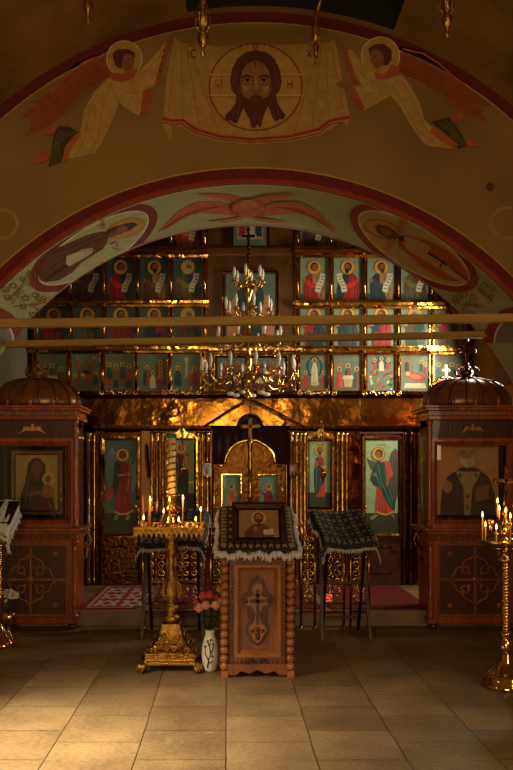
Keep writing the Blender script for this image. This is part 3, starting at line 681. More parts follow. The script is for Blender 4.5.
def standing(kind):
    def d(P, a):
        P.poly([(0, 0), (1, 0), (1, a), (0, a)], (154, 178, 134) if kind != 'red_angel' else (78, 104, 92)); g = .22 * a
        P.poly([(0, 0), (1, 0), (1, g), (0, g)], (58, 58, 36)); P.line([(0, g), (1, g)], .01, (30, 34, 24))
        for i in range(7): P.line([(.36 + i * .04, a - .16), (.37 + i * .04, a - .11)], .016, (160, 60, 46))
        if kind == 'green_angel':
            W = (96, 84, 74); P.poly([(.14, 2.02), (.08, 2.12), (.12, 1.92), (.2, 1.76), (.36, 1.68), (.4, 1.9), (.3, 1.98)], W)
            P.poly([(.66, 1.9), (.74, 2.2), (.86, 2.34), (.95, 2.26), (.96, 2.0), (.93, 1.7), (.97, 1.4), (.95, 1.05), (.84, .8), (.74, 1.2)], W)
            for i in range(5): P.line([(.76 + i * .035, 2.15 - i * .02), (.78 + i * .035, 1.6), (.8 + i * .03, 1.05)], .012, (56, 50, 50))
            P.poly([(.3, .62), (.33, .9), (.36, 1.4), (.5, 1.5), (.66, 1.3), (.74, .9), (.8, .62), (.68, .52), (.52, .56), (.4, .6)], (196, 70, 52))
            for x in (.42, .5, .58): P.line([(x, 1.3), (x + .02, .6)], .014, (130, 36, 32))
            P.line([(.31, .62), (.45, .56), (.6, .52), (.8, .6)], .045, (206, 160, 84))
            P.poly([(.24, 1.72), (.36, 1.98), (.48, 2.05), (.62, 1.86), (.72, 1.56), (.76, 1.2), (.88, .9), (.84, .62), (.74, .7), (.6, .9), (.46, 1.24), (.28, 1.34), (.18, 1.5)], (34, 72, 62))
            for q in ([(.4, 1.9), (.46, 1.5), (.62, 1.1), (.78, .74)], [(.3, 1.7), (.4, 1.44), (.5, 1.26)], [(.56, 1.8), (.64, 1.4), (.8, .9)]): P.line(q, .016, (92, 140, 118))
            P.poly([(.56, 2.0), (.68, 1.98), (.76, 1.8), (.8, 1.6), (.7, 1.48), (.64, 1.5), (.62, 1.7)], (206, 78, 60)); P.line([(.66, 1.9), (.7, 1.6)], .014, (140, 40, 36))
            P.poly([(.62, 1.5), (.7, 1.48), (.68, 1.34), (.62, 1.28)], FACE); P.ell(.3, 1.62, .07, .05, FACE, n=10)
            P.ell(.4, 2.18, .185, .185, HALO2, n=24); P.ell(.4, 2.18, .165, .165, HALO, n=24); P.ell(.42, 2.19, .105, .12, (84, 46, 26), n=16); P.ell(.40, 2.16, .07, .095, FACE, n=16); P.poly([(.44, 2.06), (.52, 2.0), (.5, 1.94), (.4, 2.0)], (206, 110, 60)); P.line([(.35, 2.17), (.39, 2.17)], .014, (40, 22, 14)); P.line([(.42, 2.17), (.45, 2.17)], .014, (40, 22, 14))
            for x, k in ((.3, -1), (.74, 1)): P.poly([(x, .54), (x + .1, .52), (x + k * .04 + .04, .42), (x + k * .1, .38), (x + k * .1 - .04, .44)], (150, 130, 100))
        elif kind == 'red_angel':
            W = (120, 140, 150); P.poly([(.16, 1.3), (.1, 1.7), (.14, 2.2), (.28, 2.4), (.4, 2.2), (.38, 1.7), (.3, 1.2), (.2, .9)], W); P.poly([(.8, 1.9), (.92, 2.0), (.96, 1.7), (.92, 1.3), (.8, 1.1)], W)
            for i in range(4): P.line([(.18 + i * .05, 2.2), (.16 + i * .05, 1.3)], .012, (70, 84, 92))
            P.poly([(.36, 1.5), (.3, 1.1), (.12, .86), (.1, 1.1), (.2, 1.3)], (176, 60, 50))
            P.poly([(.34, .6), (.38, 1.2), (.42, 1.96), (.58, 2.02), (.76, 1.9), (.8, 1.4), (.78, .9), (.84, .62), (.6, .54)], (150, 36, 34))
            P.poly([(.34, 1.98), (.48, 2.06), (.52, 1.7), (.44, 1.3), (.36, 1.0), (.28, 1.3)], (40, 66, 62))
            for q in ([(.5, 1.9), (.56, 1.4), (.52, .66)], [(.66, 1.85), (.68, 1.3), (.72, .66)], [(.6, 1.6), (.6, 1.0)]): P.line(q, .018, (88, 18, 22))
            P.line([(.32, .62), (.5, .55), (.68, .56), (.86, .66)], .05, (206, 160, 84)); P.line([(.42, 1.62), (.78, 1.66)], .04, (206, 160, 84))
            P.ell(.64, 1.66, .06, .05, FACE, n=10); P.line([(.7, 1.2), (.78, 2.1)], .018, (206, 160, 84))
            halo(P, .56, 2.18, .19, FACED, (60, 36, 22), None, 0)
            for x in (.36, .68): P.poly([(x, .52), (x + .1, .54), (x + .06, .4), (x - .04, .38)], (150, 120, 90))
        elif kind == 'christ':
            P.poly([(.34, .5), (.34, 1.2), (.36, 1.9), (.5, 2.0), (.66, 1.9), (.7, 1.2), (.72, .46), (.5, .4)], (196, 66, 52))
            P.poly([(.3, .5), (.26, 1.3), (.34, 1.9), (.46, 1.98), (.5, 1.7), (.66, 1.4), (.7, 1.0), (.56, .8), (.42, .5)], (38, 66, 66))
            for q in ([(.4, 1.8), (.36, 1.2), (.36, .6)], [(.48, 1.5), (.56, 1.2), (.5, .8)]): P.line(q, .018, (92, 130, 120))
            P.poly([(.36, 1.84), (.3, 1.7), (.3, 1.5), (.42, 1.6), (.46, 1.76)], (196, 66, 52)); P.poly([(.56, 1.6), (.76, 1.64), (.76, 1.44), (.56, 1.4)], (214, 200, 160)); P.line([(.66, 1.63), (.66, 1.42)], .014, (90, 50, 30))
            P.ell(.42, 1.66, .05, .05, FACE, n=10); P.ell(.52, 1.45, .05, .04, FACE, n=10)
            halo(P, .5, 2.2, .22, FACE, (84, 50, 28), (84, 50, 28), 0)
            for x in (.4, .62): P.ell(x, .42, .06, .04, FACE, n=8)
        elif kind == 'mother':
            P.poly([(.32, .5), (.26, 1.2), (.24, 1.9), (.34, 2.14), (.6, 2.14), (.72, 1.9), (.74, 1.2), (.72, .46), (.5, .4)], (92, 34, 30))
            P.poly([(.4, .5), (.42, 1.3), (.6, 1.3), (.64, .48)], (40, 66, 66)); P.line([(.3, .9), (.36, 1.6), (.3, 1.9)], .018, (206, 160, 84))
            for q in ([(.34, 1.8), (.36, 1.2), (.34, .6)], [(.68, 1.6), (.68, 1.1), (.66, .56)]): P.line(q, .018, (50, 18, 18))
            halo(P, .46, 2.24, .21, FACE, (92, 34, 30), None, 1); P.poly([(.52, 1.5), (.54, 1.84), (.66, 1.9), (.76, 1.8), (.76, 1.5), (.62, 1.42)], (214, 140, 60)); halo(P, .66, 1.98, .12, FACE, (84, 50, 28), None, -1, 14); P.ell(.54, 1.5, .06, .05, FACE, n=8)
    return d
def bust(robe, cloak, pose):
    """small icon on the holy doors: a bowing half figure"""
    def d(P, a):
        P.poly([(0, 0), (1, 0), (1, a), (0, a)], (104, 142, 124)); inscr(P, a)
        s = pose; m = (lambda q: [(1 - x, y) for x, y in q]) if s < 0 else (lambda q: q)
        P.poly(m([(.12, 0), (.16, .4), (.3, .8), (.46, .96), (.6, .9), (.74, .66), (.8, .3), (.86, 0)]), robe)
        P.poly(m([(.12, 0), (.2, .4), (.34, .8), (.42, .6), (.5, .3), (.74, 0)]), cloak)
        for q in ([(.4, .8), (.36, .4), (.3, .04)], [(.6, .8), (.64, .4), (.7, .04)]): P.line(m(q), .025, tuple(v * .55 for v in robe))
        P.poly(m([(.6, .7), (.9, .86), (.92, .78), (.66, .54)]), cloak); P.ell(*m([(.92, .84)])[0], .06, .06, FACE, n=8)
        halo(P, *m([(.5, 1.14)])[0], .22, FACE, (84, 40, 26), None, s)
    return d
def scene(kind):
    def d(P, a):
        P.poly([(0, 0), (1, 0), (1, a), (0, a)], (104, 124, 108)); R_, G_, W_, B_ = (172, 62, 46), (44, 74, 66), (214, 198, 158), (140, 84, 44)
        def man(x, y, s, c, c2=None, r=.075):
            P.poly([(x - .11 * s, y - .5 * s), (x - .1 * s, y - .14 * s), (x, y), (x + .1 * s, y - .14 * s), (x + .12 * s, y - .5 * s)], c)
            if c2: P.poly([(x - .02, y - .5 * s), (x - .02, y - .06 * s), (x + .09 * s, y - .14 * s), (x + .12 * s, y - .5 * s)], c2)
            P.ell(x, y + .05, r, r, HALO, n=12); P.ell(x, y + .045, r * .5, r * .6, FACED, n=10)
        if kind == 'mandorla':
            P.poly([(0, 0), (1, 0), (1, .4), (.7, .5), (.5, .36), (.3, .5), (0, .4)], (118, 92, 60)); P.ell(.5, .86, .3, .4, (38, 66, 66)); P.ell(.5, .86, .22, .32, (84, 118, 110))
            for q in (((.5, 1.05), (.18, 1.2)), ((.5, 1.05), (.82, 1.2))): P.line(q, .03, (150, 120, 80))
            P.poly([(.38, .3), (.4, .8), (.46, 1.02), (.56, 1.02), (.62, .8), (.64, .3)], W_); P.line([(.5, .9), (.48, .35)], .015, (150, 130, 100)); P.ell(.51, 1.12, .09, .09, HALO, n=14); P.ell(.51, 1.11, .05, .06, FACED, n=10)
            P.ell(.52, .26, .16, .07, (190, 176, 140)); man(.18, .62, .9, R_); man(.84, .62, .9, R_, G_); P.ell(.12, 1.2, .07, .06, R_); P.ell(.88, 1.2, .07, .06, R_)
        elif kind == 'table':
            P.poly([(0, 0), (1, 0), (1, .3), (0, .3)], (112, 96, 66)); P.poly([(.1, .8), (.1, 1.1), (.2, 1.2), (.3, 1.1), (.3, .8)], (150, 110, 84)); P.line([(.34, 1.18), (.7, 1.22)], .03, R_)
            man(.5, .86, 1.0, G_, R_, .09); man(.2, .74, 1.25, R_, (196, 90, 70), .09); man(.82, .74, 1.25, (60, 84, 96), B_, .09)
            P.poly([(.34, .56), (.68, .56), (.72, .44), (.3, .44)], W_); P.poly([(.34, .44), (.68, .44), (.64, .14), (.38, .14)], (196, 170, 130))
        elif kind == 'ascend':
            P.ell(.5, 1.02, .34, .24, (44, 76, 86)); man(.5, 1.12, .8, W_); man(.26, 1.06, .6, R_); man(.74, 1.06, .6, R_)
            g = random.Random(5)
            for i in range(26): P.ell(.1 + g.random() * .8, .1 + g.random() * .6, .07, .04, rnd.choice([R_, (206, 120, 60), (120, 70, 40), W_, G_, (196, 90, 50)]), rot=g.random() * 90, n=8)
        elif kind == 'reclining':
            P.poly([(.05, .5), (.05, 1.2), (.25, 1.3), (.45, 1.2), (.45, .5)], (120, 104, 76)); P.poly([(.12, .7), (.12, 1.0), (.2, 1.06), (.28, 1.0), (.28, .7)], (40, 40, 34))
            P.ell(.55, .5, .36, .16, R_, -10); P.ell(.5, .52, .22, .08, (214, 110, 70), -10); P.ell(.24, .62, .08, .08, HALO, n=12); man(.72, 1.0, .6, G_); man(.86, .9, .6, R_); P.poly([(.1, .1), (.9, .1), (.86, .28), (.14, .28)], W_)
        elif kind == 'manyheads':
            for j in range(2):
                for i in range(4): man(.14 + i * .24, .62 + j * .28 - (i % 2) * .06, .9, [R_, G_, B_, (60, 70, 84)][(i + j) % 4], None, .085)
            P.line([(.2, 1.18), (.8, 1.18)], .04, (170, 70, 50))
        elif kind == 'procession':
            P.poly([(.5, .2), (.6, .9), (.9, 1.2), (1, 1.1), (1, .2)], (112, 84, 54)); [man(.78, 1.0 - i * .14, .9, R_ if i % 2 else B_, None, .08) for i in range(5)]; man(.3, .8, 1.2, G_, R_, .09); man(.5, .6, 1.0, W_, None, .08)
        elif kind == 'crossing':
            P.line([(.5, .3), (.5, 1.22)], .035, B_); P.line([(.3, 1.05), (.7, 1.05)], .03, B_); P.line([(.5, .5), (.52, 1.1)], .09, (196, 150, 110)); P.ell(.5, 1.14, .08, .08, HALO, n=12); man(.2, .78, 1.2, G_, None, .09); man(.8, .76, 1.2, R_, None, .09); man(.66, .62, .9, B_, None, .07)
        elif kind == 'nativity':
            P.poly([(0, .1), (.2, .8), (.5, 1.15), (.8, .8), (1, .1)], (112, 92, 62)); P.ell(.5, .62, .16, .14, (34, 30, 26)); P.ell(.56, .5, .22, .1, R_, 20); P.ell(.4, .58, .07, .07, HALO, n=12); man(.14, .5, .7, B_); man(.86, .6, .7, G_); man(.2, 1.12, .5, R_, None, .06); man(.8, 1.14, .5, R_, None, .06)
        elif kind == 'supper':
            P.poly([(0, 0), (1, 0), (1, .16), (0, .16)], (92, 60, 40)); P.poly([(.05, .3), (.3, .36), (.7, .36), (.95, .3)], (120, 80, 60))
            for i in range(9):
                x = .1 + i * .1; c = [R_, G_, B_, (196, 120, 90), (70, 90, 110)][i % 5]; P.ell(x, .26, .05, .1, c, n=10); P.ell(x, .38, .03, .03, HALO, n=10); P.ell(x, .375, .016, .02, FACED, n=8)
            P.ell(.5, .14, .34, .075, W_); P.line([(.3, .5), (.7, .5)], .03, R_); P.line([(.72, .5), (.95, .44)], .04, R_)
        elif kind == 'enthroned':
            P.poly([(.02, .1), (.02, .7), (.2, 1.0), (.42, .7), (.42, .1)], (206, 140, 96)); P.poly([(.98, .1), (.98, .7), (.8, 1.0), (.58, .7), (.58, .1)], (206, 140, 96)); P.ell(.5, .9, .28, .4, (60, 80, 84))
            P.poly([(.28, 0), (.3, .5), (.36, .96), (.5, 1.04), (.64, .96), (.72, .5), (.74, 0)], G_); P.poly([(.3, 0), (.34, .5), (.46, .7), (.5, .3), (.6, 0)], (120, 44, 34)); P.ell(.5, .62, .09, .12, (206, 150, 84)); halo(P, .5, 1.12, .15, FACED, (110, 40, 32), None, 0); halo(P, .5, .74, .08, FACE, (80, 46, 28), None, 0, 12)
        elif kind == 'trinity':
            P.poly([(.1, .2), (.1, .8), (.9, .8), (.9, .2)], (196, 150, 110)); man(.5, .9, 1.1, (190, 110, 80), W_, .1); man(.26, .74, .9, R_, None, .08); man(.76, .74, .9, G_, None, .08); P.ell(.5, .3, .2, .1, W_)
    return d
def portrait(kind):
    def d(P, a):
        if kind == 'mother':
            P.poly([(0, 0), (1, 0), (1, a), (0, a)], (176, 142, 84)); P.poly([(.1, 0), (.12, .4), (.3, .8), (.42, 1.0), (.62, 1.0), (.72, .8), (.9, .4), (.92, 0)], (64, 48, 44)); P.ell(.5, 1.0, .3, .3, (206, 164, 92), n=32); P.ell(.5, 1.0, .27, .27, (188, 146, 80), n=32)
            P.poly([(.26, .9), (.3, 1.12), (.44, 1.24), (.58, 1.22), (.7, 1.08), (.72, .84), (.8, .5), (.2, .5)], (66, 50, 48)); P.ell(.5, 1.0, .13, .17, (132, 84, 48)); P.poly([(.42, .86), (.56, .86), (.58, .7), (.4, .7)], (120, 74, 42))
            for s in (-1, 1): P.line([(.51 + s * .03, 1.03), (.51 + s * .08, 1.03)], .014, (40, 24, 16))
            P.line([(.51, 1.02), (.525, .95)], .014, (90, 52, 30)); P.ell(.78, .74, .15, .15, (206, 164, 92), n=26); P.ell(.77, .73, .07, .09, (132, 84, 48)); P.poly([(.6, .2), (.64, .58), (.78, .62), (.92, .5), (.9, .2)], (150, 96, 44)); P.poly([(.3, .4), (.46, .5), (.62, .44), (.6, .38), (.4, .34)], (120, 74, 42)); P.poly([(.4, 0), (.44, .3), (.9, .3), (.94, 0)], (100, 48, 34))
            for q in ([(.3, .8), (.26, .4), (.22, .05)], [(.42, .66), (.36, .3), (.34, .05)]): P.line(q, .014, (120, 96, 70))
        elif kind == 'bishop':
            P.poly([(0, 0), (1, 0), (1, a), (0, a)], (206, 138, 78)); P.poly([(.06, 0), (.08, .36), (.18, .62), (.38, .76), (.5, .78), (.66, .76), (.84, .62), (.94, .36), (.96, 0)], (70, 34, 24))
            P.poly([(.3, .72), (.42, .7), (.6, .7), (.72, .7), (.58, .42), (.55, 0), (.45, 0), (.44, .42)], (168, 136, 92))
            for x, y in ((.38, .64), (.64, .64), (.5, .3), (.5, .12)): P.line([(x - .035, y), (x + .035, y)], .02, (70, 40, 26)); P.line([(x, y - .04), (x, y + .04)], .02, (70, 40, 26))
            P.ell(.5, .98, .15, .19, (160, 128, 92)); P.ell(.5, .985, .12, .165, (176, 124, 76)); P.ell(.5, 1.07, .115, .09, (188, 138, 88)); P.poly([(.37, .98), (.43, .91), (.57, .91), (.63, .98), (.6, .82), (.5, .75), (.4, .82)], (196, 176, 142))
            for s in (-1, 1): P.line([(.5 + s * .03, 1.0), (.5 + s * .085, 1.0)], .016, (50, 30, 20)); P.line([(.5 + s * .02, 1.03), (.5 + s * .1, 1.035)], .014, (120, 84, 56))
            P.line([(.5, 1.0), (.5, .93)], .02, (126, 80, 46)); P.ell(.18, .46, .08, .1, (176, 124, 76)); P.poly([(.62, .2), (.84, .26), (.86, .5), (.64, .44)], (150, 90, 44))
        else:
            P.poly([(0, 0), (1, 0), (1, a), (0, a)], (150, 108, 60)); P.ell(.5, .7, .24, .24, (186, 140, 76), n=30); P.poly([(.04, 0), (.08, .24), (.26, .42), (.42, .5), (.6, .5), (.78, .4), (.92, .22), (.96, 0)], (92, 56, 34)); P.poly([(.3, 0), (.36, .44), (.5, .4), (.62, .44), (.6, 0)], (110, 66, 40))
            P.ell(.5, .7, .15, .18, (74, 42, 24)); P.ell(.5, .69, .1, .14, (164, 108, 60)); P.poly([(.4, .66), (.6, .66), (.57, .54), (.5, .49), (.43, .54)], (74, 42, 24))
            for s in (-1, 1): P.line([(.5 + s * .025, .71), (.5 + s * .075, .71)], .014, (40, 24, 16))
            P.line([(.5, .71), (.5, .64)], .016, (120, 74, 42)); P.poly([(.64, .08), (.94, .12), (.93, .32), (.64, .28)], (214, 196, 150)); P.line([(.78, .1), (.78, .3)], .012, (110, 74, 46))
            for i in range(4): P.line([(.67, .13 + i * .04), (.75, .14 + i * .04)], .009, (110, 84, 60)); P.line([(.81, .14 + i * .04), (.91, .155 + i * .04)], .009, (110, 84, 60))
            P.ell(.4, .32, .05, .07, (164, 108, 60)); P.ell(.7, .1, .06, .04, (164, 108, 60)); P.line([(.2, .62), (.26, .66)], .014, (176, 60, 40)); P.line([(.74, .66), (.82, .62)], .014, (176, 60, 40))
    return d
def board(w, h, draw, loc, label=None, group=None, parent=None, name='wooden_icon', cat='icon', t=.022, rx=0, rim=(150, 100, 44), k=1.0):
    P = Paint(lambda x, y: (min(max(.5 + (x - .5) * k, 0), 1) * w, min(max(y * k, 0), h / w) * w)); draw(P, h / w / k)
    P.ring  # noqa
    P.T = lambda x, y: (x, y)
    o = P.build(name, lambda x, y, lay: Vector((x - w / 2, -.0006 - lay * .00018, y)), M['tempera'], parent, back=(-w / 2, w / 2, 0, t, 0, h, rim))
    o.location = loc; o.rotation_euler.x = rx
    if label and cat: tag(o, label, cat, group)
    elif label: o['label'] = label
    return o
def board_px(x0, x1, yt, yb, Y, draw, **k):
    a, b, zt, zb = px(x0, Y), px(x1, Y), pz(yt, Y), pz(yb, Y)
    return board(b - a, zt - zb, draw, ((a + b) / 2, Y, zb), **k)

# ================================================================== THE ICON SCREEN
scr = thing('iconostasis', 'tall gilded icon screen with tiers of framed panels behind the step', 'icon screen', (0, YI, .158))
def lo(mb): 
    mb.v = [(x, y - YI, z - .158) for x, y, z in mb.v]; return mb
X_ = lambda x: px(x, YI); Z_ = lambda y: pz(y, YI)
YB = YI + .06
# upper board behind the tiers and the plain centre fields
m = MB(); m.box(X_(30), X_(470), YB, YB + .05, Z_(400), 5.0); lo(m).build('backing_board', M['old_wood'], scr)
m = MB(); m.box(X_(208), X_(294), YI + .01, YB, Z_(352), Z_(225)); lo(m).build('centre_field', M['old_wood'], scr)
bl = [204.6, 171, 137.6, 104, 70.4, 37]; brr = [297.6, 331, 364.6, 398.2, 431.8, 465.4]
rows = [(212, 248.5), (258.5, 300), (307.5, 346), (354, 391)]
for ri, (yt, yb_) in enumerate(rows):
    for x in bl + brr:
        if ri == 0 and (x < 137 or x > 398): continue
        if ri == 1 and (x < 60 or x > 440): continue
        xx = x - (1.6 if ri == 3 and x < 250 else 0)
        m = MB(); m.box(X_(xx - 2.7), X_(xx + 2.7), YI - .005, YB, Z_(yb_ + 3), Z_(yt - 3))
        m.lathe([(.016, Z_(yb_ + 2)), (.016, Z_(yt - 2))], (X_(xx), YI - .008, 0), 12)
        lo(m).build('mullion', M['gold'], scr)
def cornice(y0, y1, x0, x1, name='cornice', mt='gold', out=.09):
    m = MB(); a, b, zt, zb = X_(x0), X_(x1), Z_(y0), Z_(y1); h = zt - zb
    prof = [(YB, zb), (YI - out * .35, zb), (YI - out * .45, zb + h * .25), (YI - out * .75, zb + h * .4), (YI - out * .8, zb + h * .75), (YI - out, zb + h * .8), (YI - out, zt), (YB, zt)]
    n = len(prof)
    m.add([(a, y, z) for y, z in prof] + [(b, y, z) for y, z in prof], [tuple(range(n)), tuple(reversed(range(n, 2 * n)))] + [(i, i + n, (i + 1) % n + n, (i + 1) % n) for i in range(n)])
    return lo(m).build(name, M[mt], scr)
cornice(248.5, 258, 60, 208); cornice(248.5, 258, 294, 450); cornice(249, 256, 208, 294, mt='old_wood', out=.05)
cornice(300, 307, 30, 209); cornice(302, 309, 293, 470)
cornice(345.5, 353, 30, 209); cornice(347, 355, 293, 470)
cornice(346.5, 354, 209, 293, mt='gold', out=.06)
cornice(391.5, 398, 27, 474, 'cornice', 'gold_dark', .11)
# frames in the middle column
for x0, x1, y0, y1 in ((230, 270, 222, 248.5), (222, 279, 270, 346), (214, 288, 355, 391)):
    m = MB(); m.frame(X_(x0), X_(x1), Z_(y1), Z_(y0), .028, YI - .03, YI + .012); lo(m).build('icon_frame', M['gold'], scr)
# gilded sheet frieze with joints
for i, (a, b) in enumerate(((64, 138), (138.3, 250), (250.3, 360), (360.3, 440))):
    m = MB(); m.box(X_(a), X_(b), YI - .02, YB, Z_(426), Z_(398.3)); lo(m).build('frieze_sheet', M['gold_sheet'], scr, bevel=.004)
cornice(425.5, 431, 60, 211, 'cornice', 'gold_dark', .07); cornice(425.5, 431, 290, 442, 'cornice', 'gold_dark', .07)
# lower tier: wall field, pilasters, plinth
for a, b in ((60, 104), (146, 171), (195, 212), (289, 308), (331, 362), (401, 442)):
    m = MB(); m.box(X_(a), X_(b), YI + .02, YB, .16, Z_(430)); lo(m).build('wall_field', M['gold_dark'], scr)
for a, b in ((171, 195), (308, 331)):
    m = MB(); m.box(X_(a), X_(b), YI + .03, YB, Z_(441) - .02, Z_(430)); lo(m).build('head_panel', M['gold_dark'], scr); m = MB(); m.box(X_(a), X_(b), YI + .02, YB, .16, Z_(508)); lo(m).build('apron_panel', M['gold_dark'], scr)
def pil(x, wpx, y0=432, y1=588, mt='gold'):
    m = MB(); r = wpx * YI / F / 2; x = X_(x); z1, z0 = Z_(y0), max(Z_(y1), .16)
    m.lathe([(r * 1.35, z0), (r * 1.35, z0 + .05), (r * 1.1, z0 + .07), (r, z0 + .1), (r, z0 + .42), (r * 1.3, z0 + .44), (r * 1.3, z0 + .48), (r, z0 + .5), (r, z1 - .12), (r * 1.25, z1 - .1), (r, z1 - .08), (r * 1.1, z1 - .04), (r * 1.5, z1)], (x, YI + .0, 0), 14)
    return lo(m).build('pilaster', M[mt], scr)
for x, wd, mt in ((82, 4, 'gold'), (89, 5, 'gold'), (94.5, 2.2, 'gold_smooth'), (152, 3.2, 'gold_smooth'), (157, 4.5, 'gold'), (163, 3.5, 'gold'), (198, 3.2, 'gold'), (202.5, 3, 'gold'), (207.5, 5, 'gold'),
              (291.5, 5, 'gold'), (297, 3, 'gold_smooth'), (301, 3, 'gold'), (305, 2.6, 'gold_smooth'), (337.5, 4, 'gold'), (342.5, 3.4, 'gold_smooth'), (347, 3, 'gold'), (405, 3, 'gold_dark'), (411, 5, 'gold_dark'), (419, 4, 'gold'), (424, 6, 'gold_smooth'), (430, 4, 'gold')):
    pil(x, wd, mt=mt)
for x0, x1, y0, y1 in ((167, 197.5, 437, 512), (306.5, 333, 438, 511)):
    m = MB(); m.frame(X_(x0), X_(x1), Z_(y1), Z_(y0), .032, YI - .035, YI + .03); lo(m).build('icon_frame', M['gold'], scr)
for x0, x1, c in ((168, 197, 182), (306, 334, 320)):   # curved crests over the two flanking icons
    m = MB(); m.prism([(X_(x0), Z_(438)), (X_(x1), Z_(438)), (X_(x1 - 3), Z_(434)), (X_(c + 4), Z_(432)), (X_(c), Z_(426)), (X_(c - 4), Z_(432)), (X_(x0 + 3), Z_(434))], YI - .05, YI)
    m.lathe([(.004, 0), (.014, .02), (.004, .04), (.018, .06), (.004, .085)], (X_(c), YI - .06, Z_(427)), 8); lo(m).build('crest', M['gold'], scr)
# pierced gilded garlands at the foot of the feast tier
def curl(c, r, k, t0, y, turns=1.35, n=16):
    return [(c[0] + r * (1 - .8 * i / n) * math.cos(t0 + k * turns * 2 * PI * i / n), y, c[1] + r * (1 - .8 * i / n) * math.sin(t0 + k * turns * 2 * PI * i / n)) for i in range(n + 1)]
for xc, yc in ((120, 393), (62, 393), (182, 393), (316, 394), (380, 394)):
    m = MB()
    for s in (-1, 1):
        for i in range(3): m.tube(curl((X_(xc) + s * (.05 + i * .075), Z_(yc) + (.01 if i % 2 else -.005)), .036, s * (1 if i % 2 else -1), PI / 2, YI - .115), .007, 5)
    m.ball((X_(xc), YI - .115, Z_(yc)), .022, 10); lo(m).build('garland', M['gold_smooth'], scr)

# panel icons in their tiers
DB, BR, RD, GN, OC, PK, OL = (44, 58, 70), (98, 62, 38), (172, 38, 34), (44, 70, 60), (168, 126, 76), (196, 100, 84), (104, 92, 54)
HB, HG, HK = (84, 50, 28), (176, 164, 142), (40, 26, 18)
ordL = ['first', 'second', 'third', 'fourth', 'fifth']
def tier_icon(col, side, row, draw, desc, rowname):
    bs = bl if side < 0 else brr
    xa, xb = (bs[col + 1], bs[col]) if side < 0 else (bs[col], bs[col + 1])
    dx = -1.6 if row == 3 and side < 0 else 0
    yt, yb_ = rows[row]
    sd = 'left' if side < 0 else 'right'
    return board_px(xa + 2.9 + dx, xb - 2.9 + dx, yt, yb_, YI + .025, draw, label='%s, %s %s of centre, %s' % (desc, ordL[col], sd, rowname), group='icons of the ' + rowname, k=1.0 if row == 3 else 1.2)
TOP, PRO, DEE, FEA = 'top tier', 'scroll tier', 'beam-crossed tier', 'feast tier'
tier_icon(0, -1, 0, prophet((150, 60, 40), (196, 90, 54), HG, HG, 1, bg=(44, 66, 66)), 'icon of prophet in orange cloak with scroll', TOP)  # top left grounds: dimness of that side put into the pigment
tier_icon(1, -1, 0, prophet(GN, (60, 52, 40), HB, HB, -1, bg=(44, 66, 66)), 'dark icon of prophet in green', TOP)
tier_icon(0, 1, 0, prophet(OL, (70, 60, 50), HB, HB, 1), 'icon of prophet in dark robe holding scroll', TOP)
tier_icon(1, 1, 0, prophet(OC, (190, 150, 120), HG, HG, -1), 'icon of prophet in pale robe', TOP)
tier_icon(2, 1, 0, prophet(RD, RD, HB, HB, 1), 'icon with red robe just showing under the arch', TOP)
L2 = [((DB, OL, HG, HG, 1), 'icon of grey-bearded prophet with hands folded and short scroll'), ((OC, BR, HK, HK, 1), 'icon of dark-haired prophet in brown cloak'), ((DB, RD, HB, None, 1), 'icon of crowned young prophet in red'), ((BR, (80, 54, 40), HB, HB, 1), 'icon of prophet in dark brown, half hidden by arch'), ((BR, DB, HB, HB, 1), 'icon sliver beside the arch edge')]
for i, (a, t) in enumerate(L2[:4]): tier_icon(i, -1, 1, prophet(*a, bg=(58, 88, 88)), t, PRO)  # ground darkened in the pigment for the dim left side
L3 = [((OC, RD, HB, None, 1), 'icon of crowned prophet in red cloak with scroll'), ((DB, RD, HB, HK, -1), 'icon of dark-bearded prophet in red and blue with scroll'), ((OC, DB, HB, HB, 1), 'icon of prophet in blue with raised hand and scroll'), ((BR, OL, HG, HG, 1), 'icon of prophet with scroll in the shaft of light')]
for i, (a, t) in enumerate(L3): tier_icon(i, 1, 1, prophet(*a, bg=(128, 150, 126)), t, PRO)  # ground paled in the pigment for window light on the right
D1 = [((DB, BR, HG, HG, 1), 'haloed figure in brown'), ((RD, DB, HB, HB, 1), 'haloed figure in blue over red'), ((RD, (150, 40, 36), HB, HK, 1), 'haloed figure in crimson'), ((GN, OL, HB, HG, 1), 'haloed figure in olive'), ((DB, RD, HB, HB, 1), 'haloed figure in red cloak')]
for i, (a, t) in enumerate(D1): tier_icon(i, -1, 2, apostle(*a, bg=(62, 90, 84)), t, DEE)  # same dim-side darkening put into this ground colour
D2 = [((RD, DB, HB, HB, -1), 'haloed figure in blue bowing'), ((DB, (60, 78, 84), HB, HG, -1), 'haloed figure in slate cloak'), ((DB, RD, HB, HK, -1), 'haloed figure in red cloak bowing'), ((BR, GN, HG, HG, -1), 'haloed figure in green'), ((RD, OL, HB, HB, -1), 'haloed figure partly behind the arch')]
for i, (a, t) in enumerate(D2): tier_icon(i, 1, 2, apostle(*a, bg=(128, 150, 126)), t, DEE)  # same window-side paling put into this ground colour
for i, (k, t) in enumerate((('crossing', 'small scene of a cross between standing figures'), ('procession', 'small scene of haloed crowd in line'), ('manyheads', 'small scene of two rows of haloed heads'), ('nativity', 'small scene of a cave and reclining figure'), ('table', 'small dark scene above the left shrine cross'))): tier_icon(i, -1, 3, scene(k), t, FEA)
for i, (k, t) in enumerate((('mandorla', 'small scene of white figure in a dark oval'), ('table', 'small scene of three haloed figures at table'), ('ascend', 'small scene of white figure above a jumbled crowd'), ('reclining', 'small scene of a reclining red figure before a building'), ('manyheads', 'small dark scene above the right shrine'))): tier_icon(i, 1, 3, scene(k), t, FEA)
board_px(233.5, 266.5, 225, 246, YI - .014, scene('trinity'), label='small icon of embracing figures at the very top centre of the screen')
board_px(226, 275, 274, 343, YI - .014, scene('enthroned'), label='large central icon of enthroned figure between orange wings, behind the chandelier')
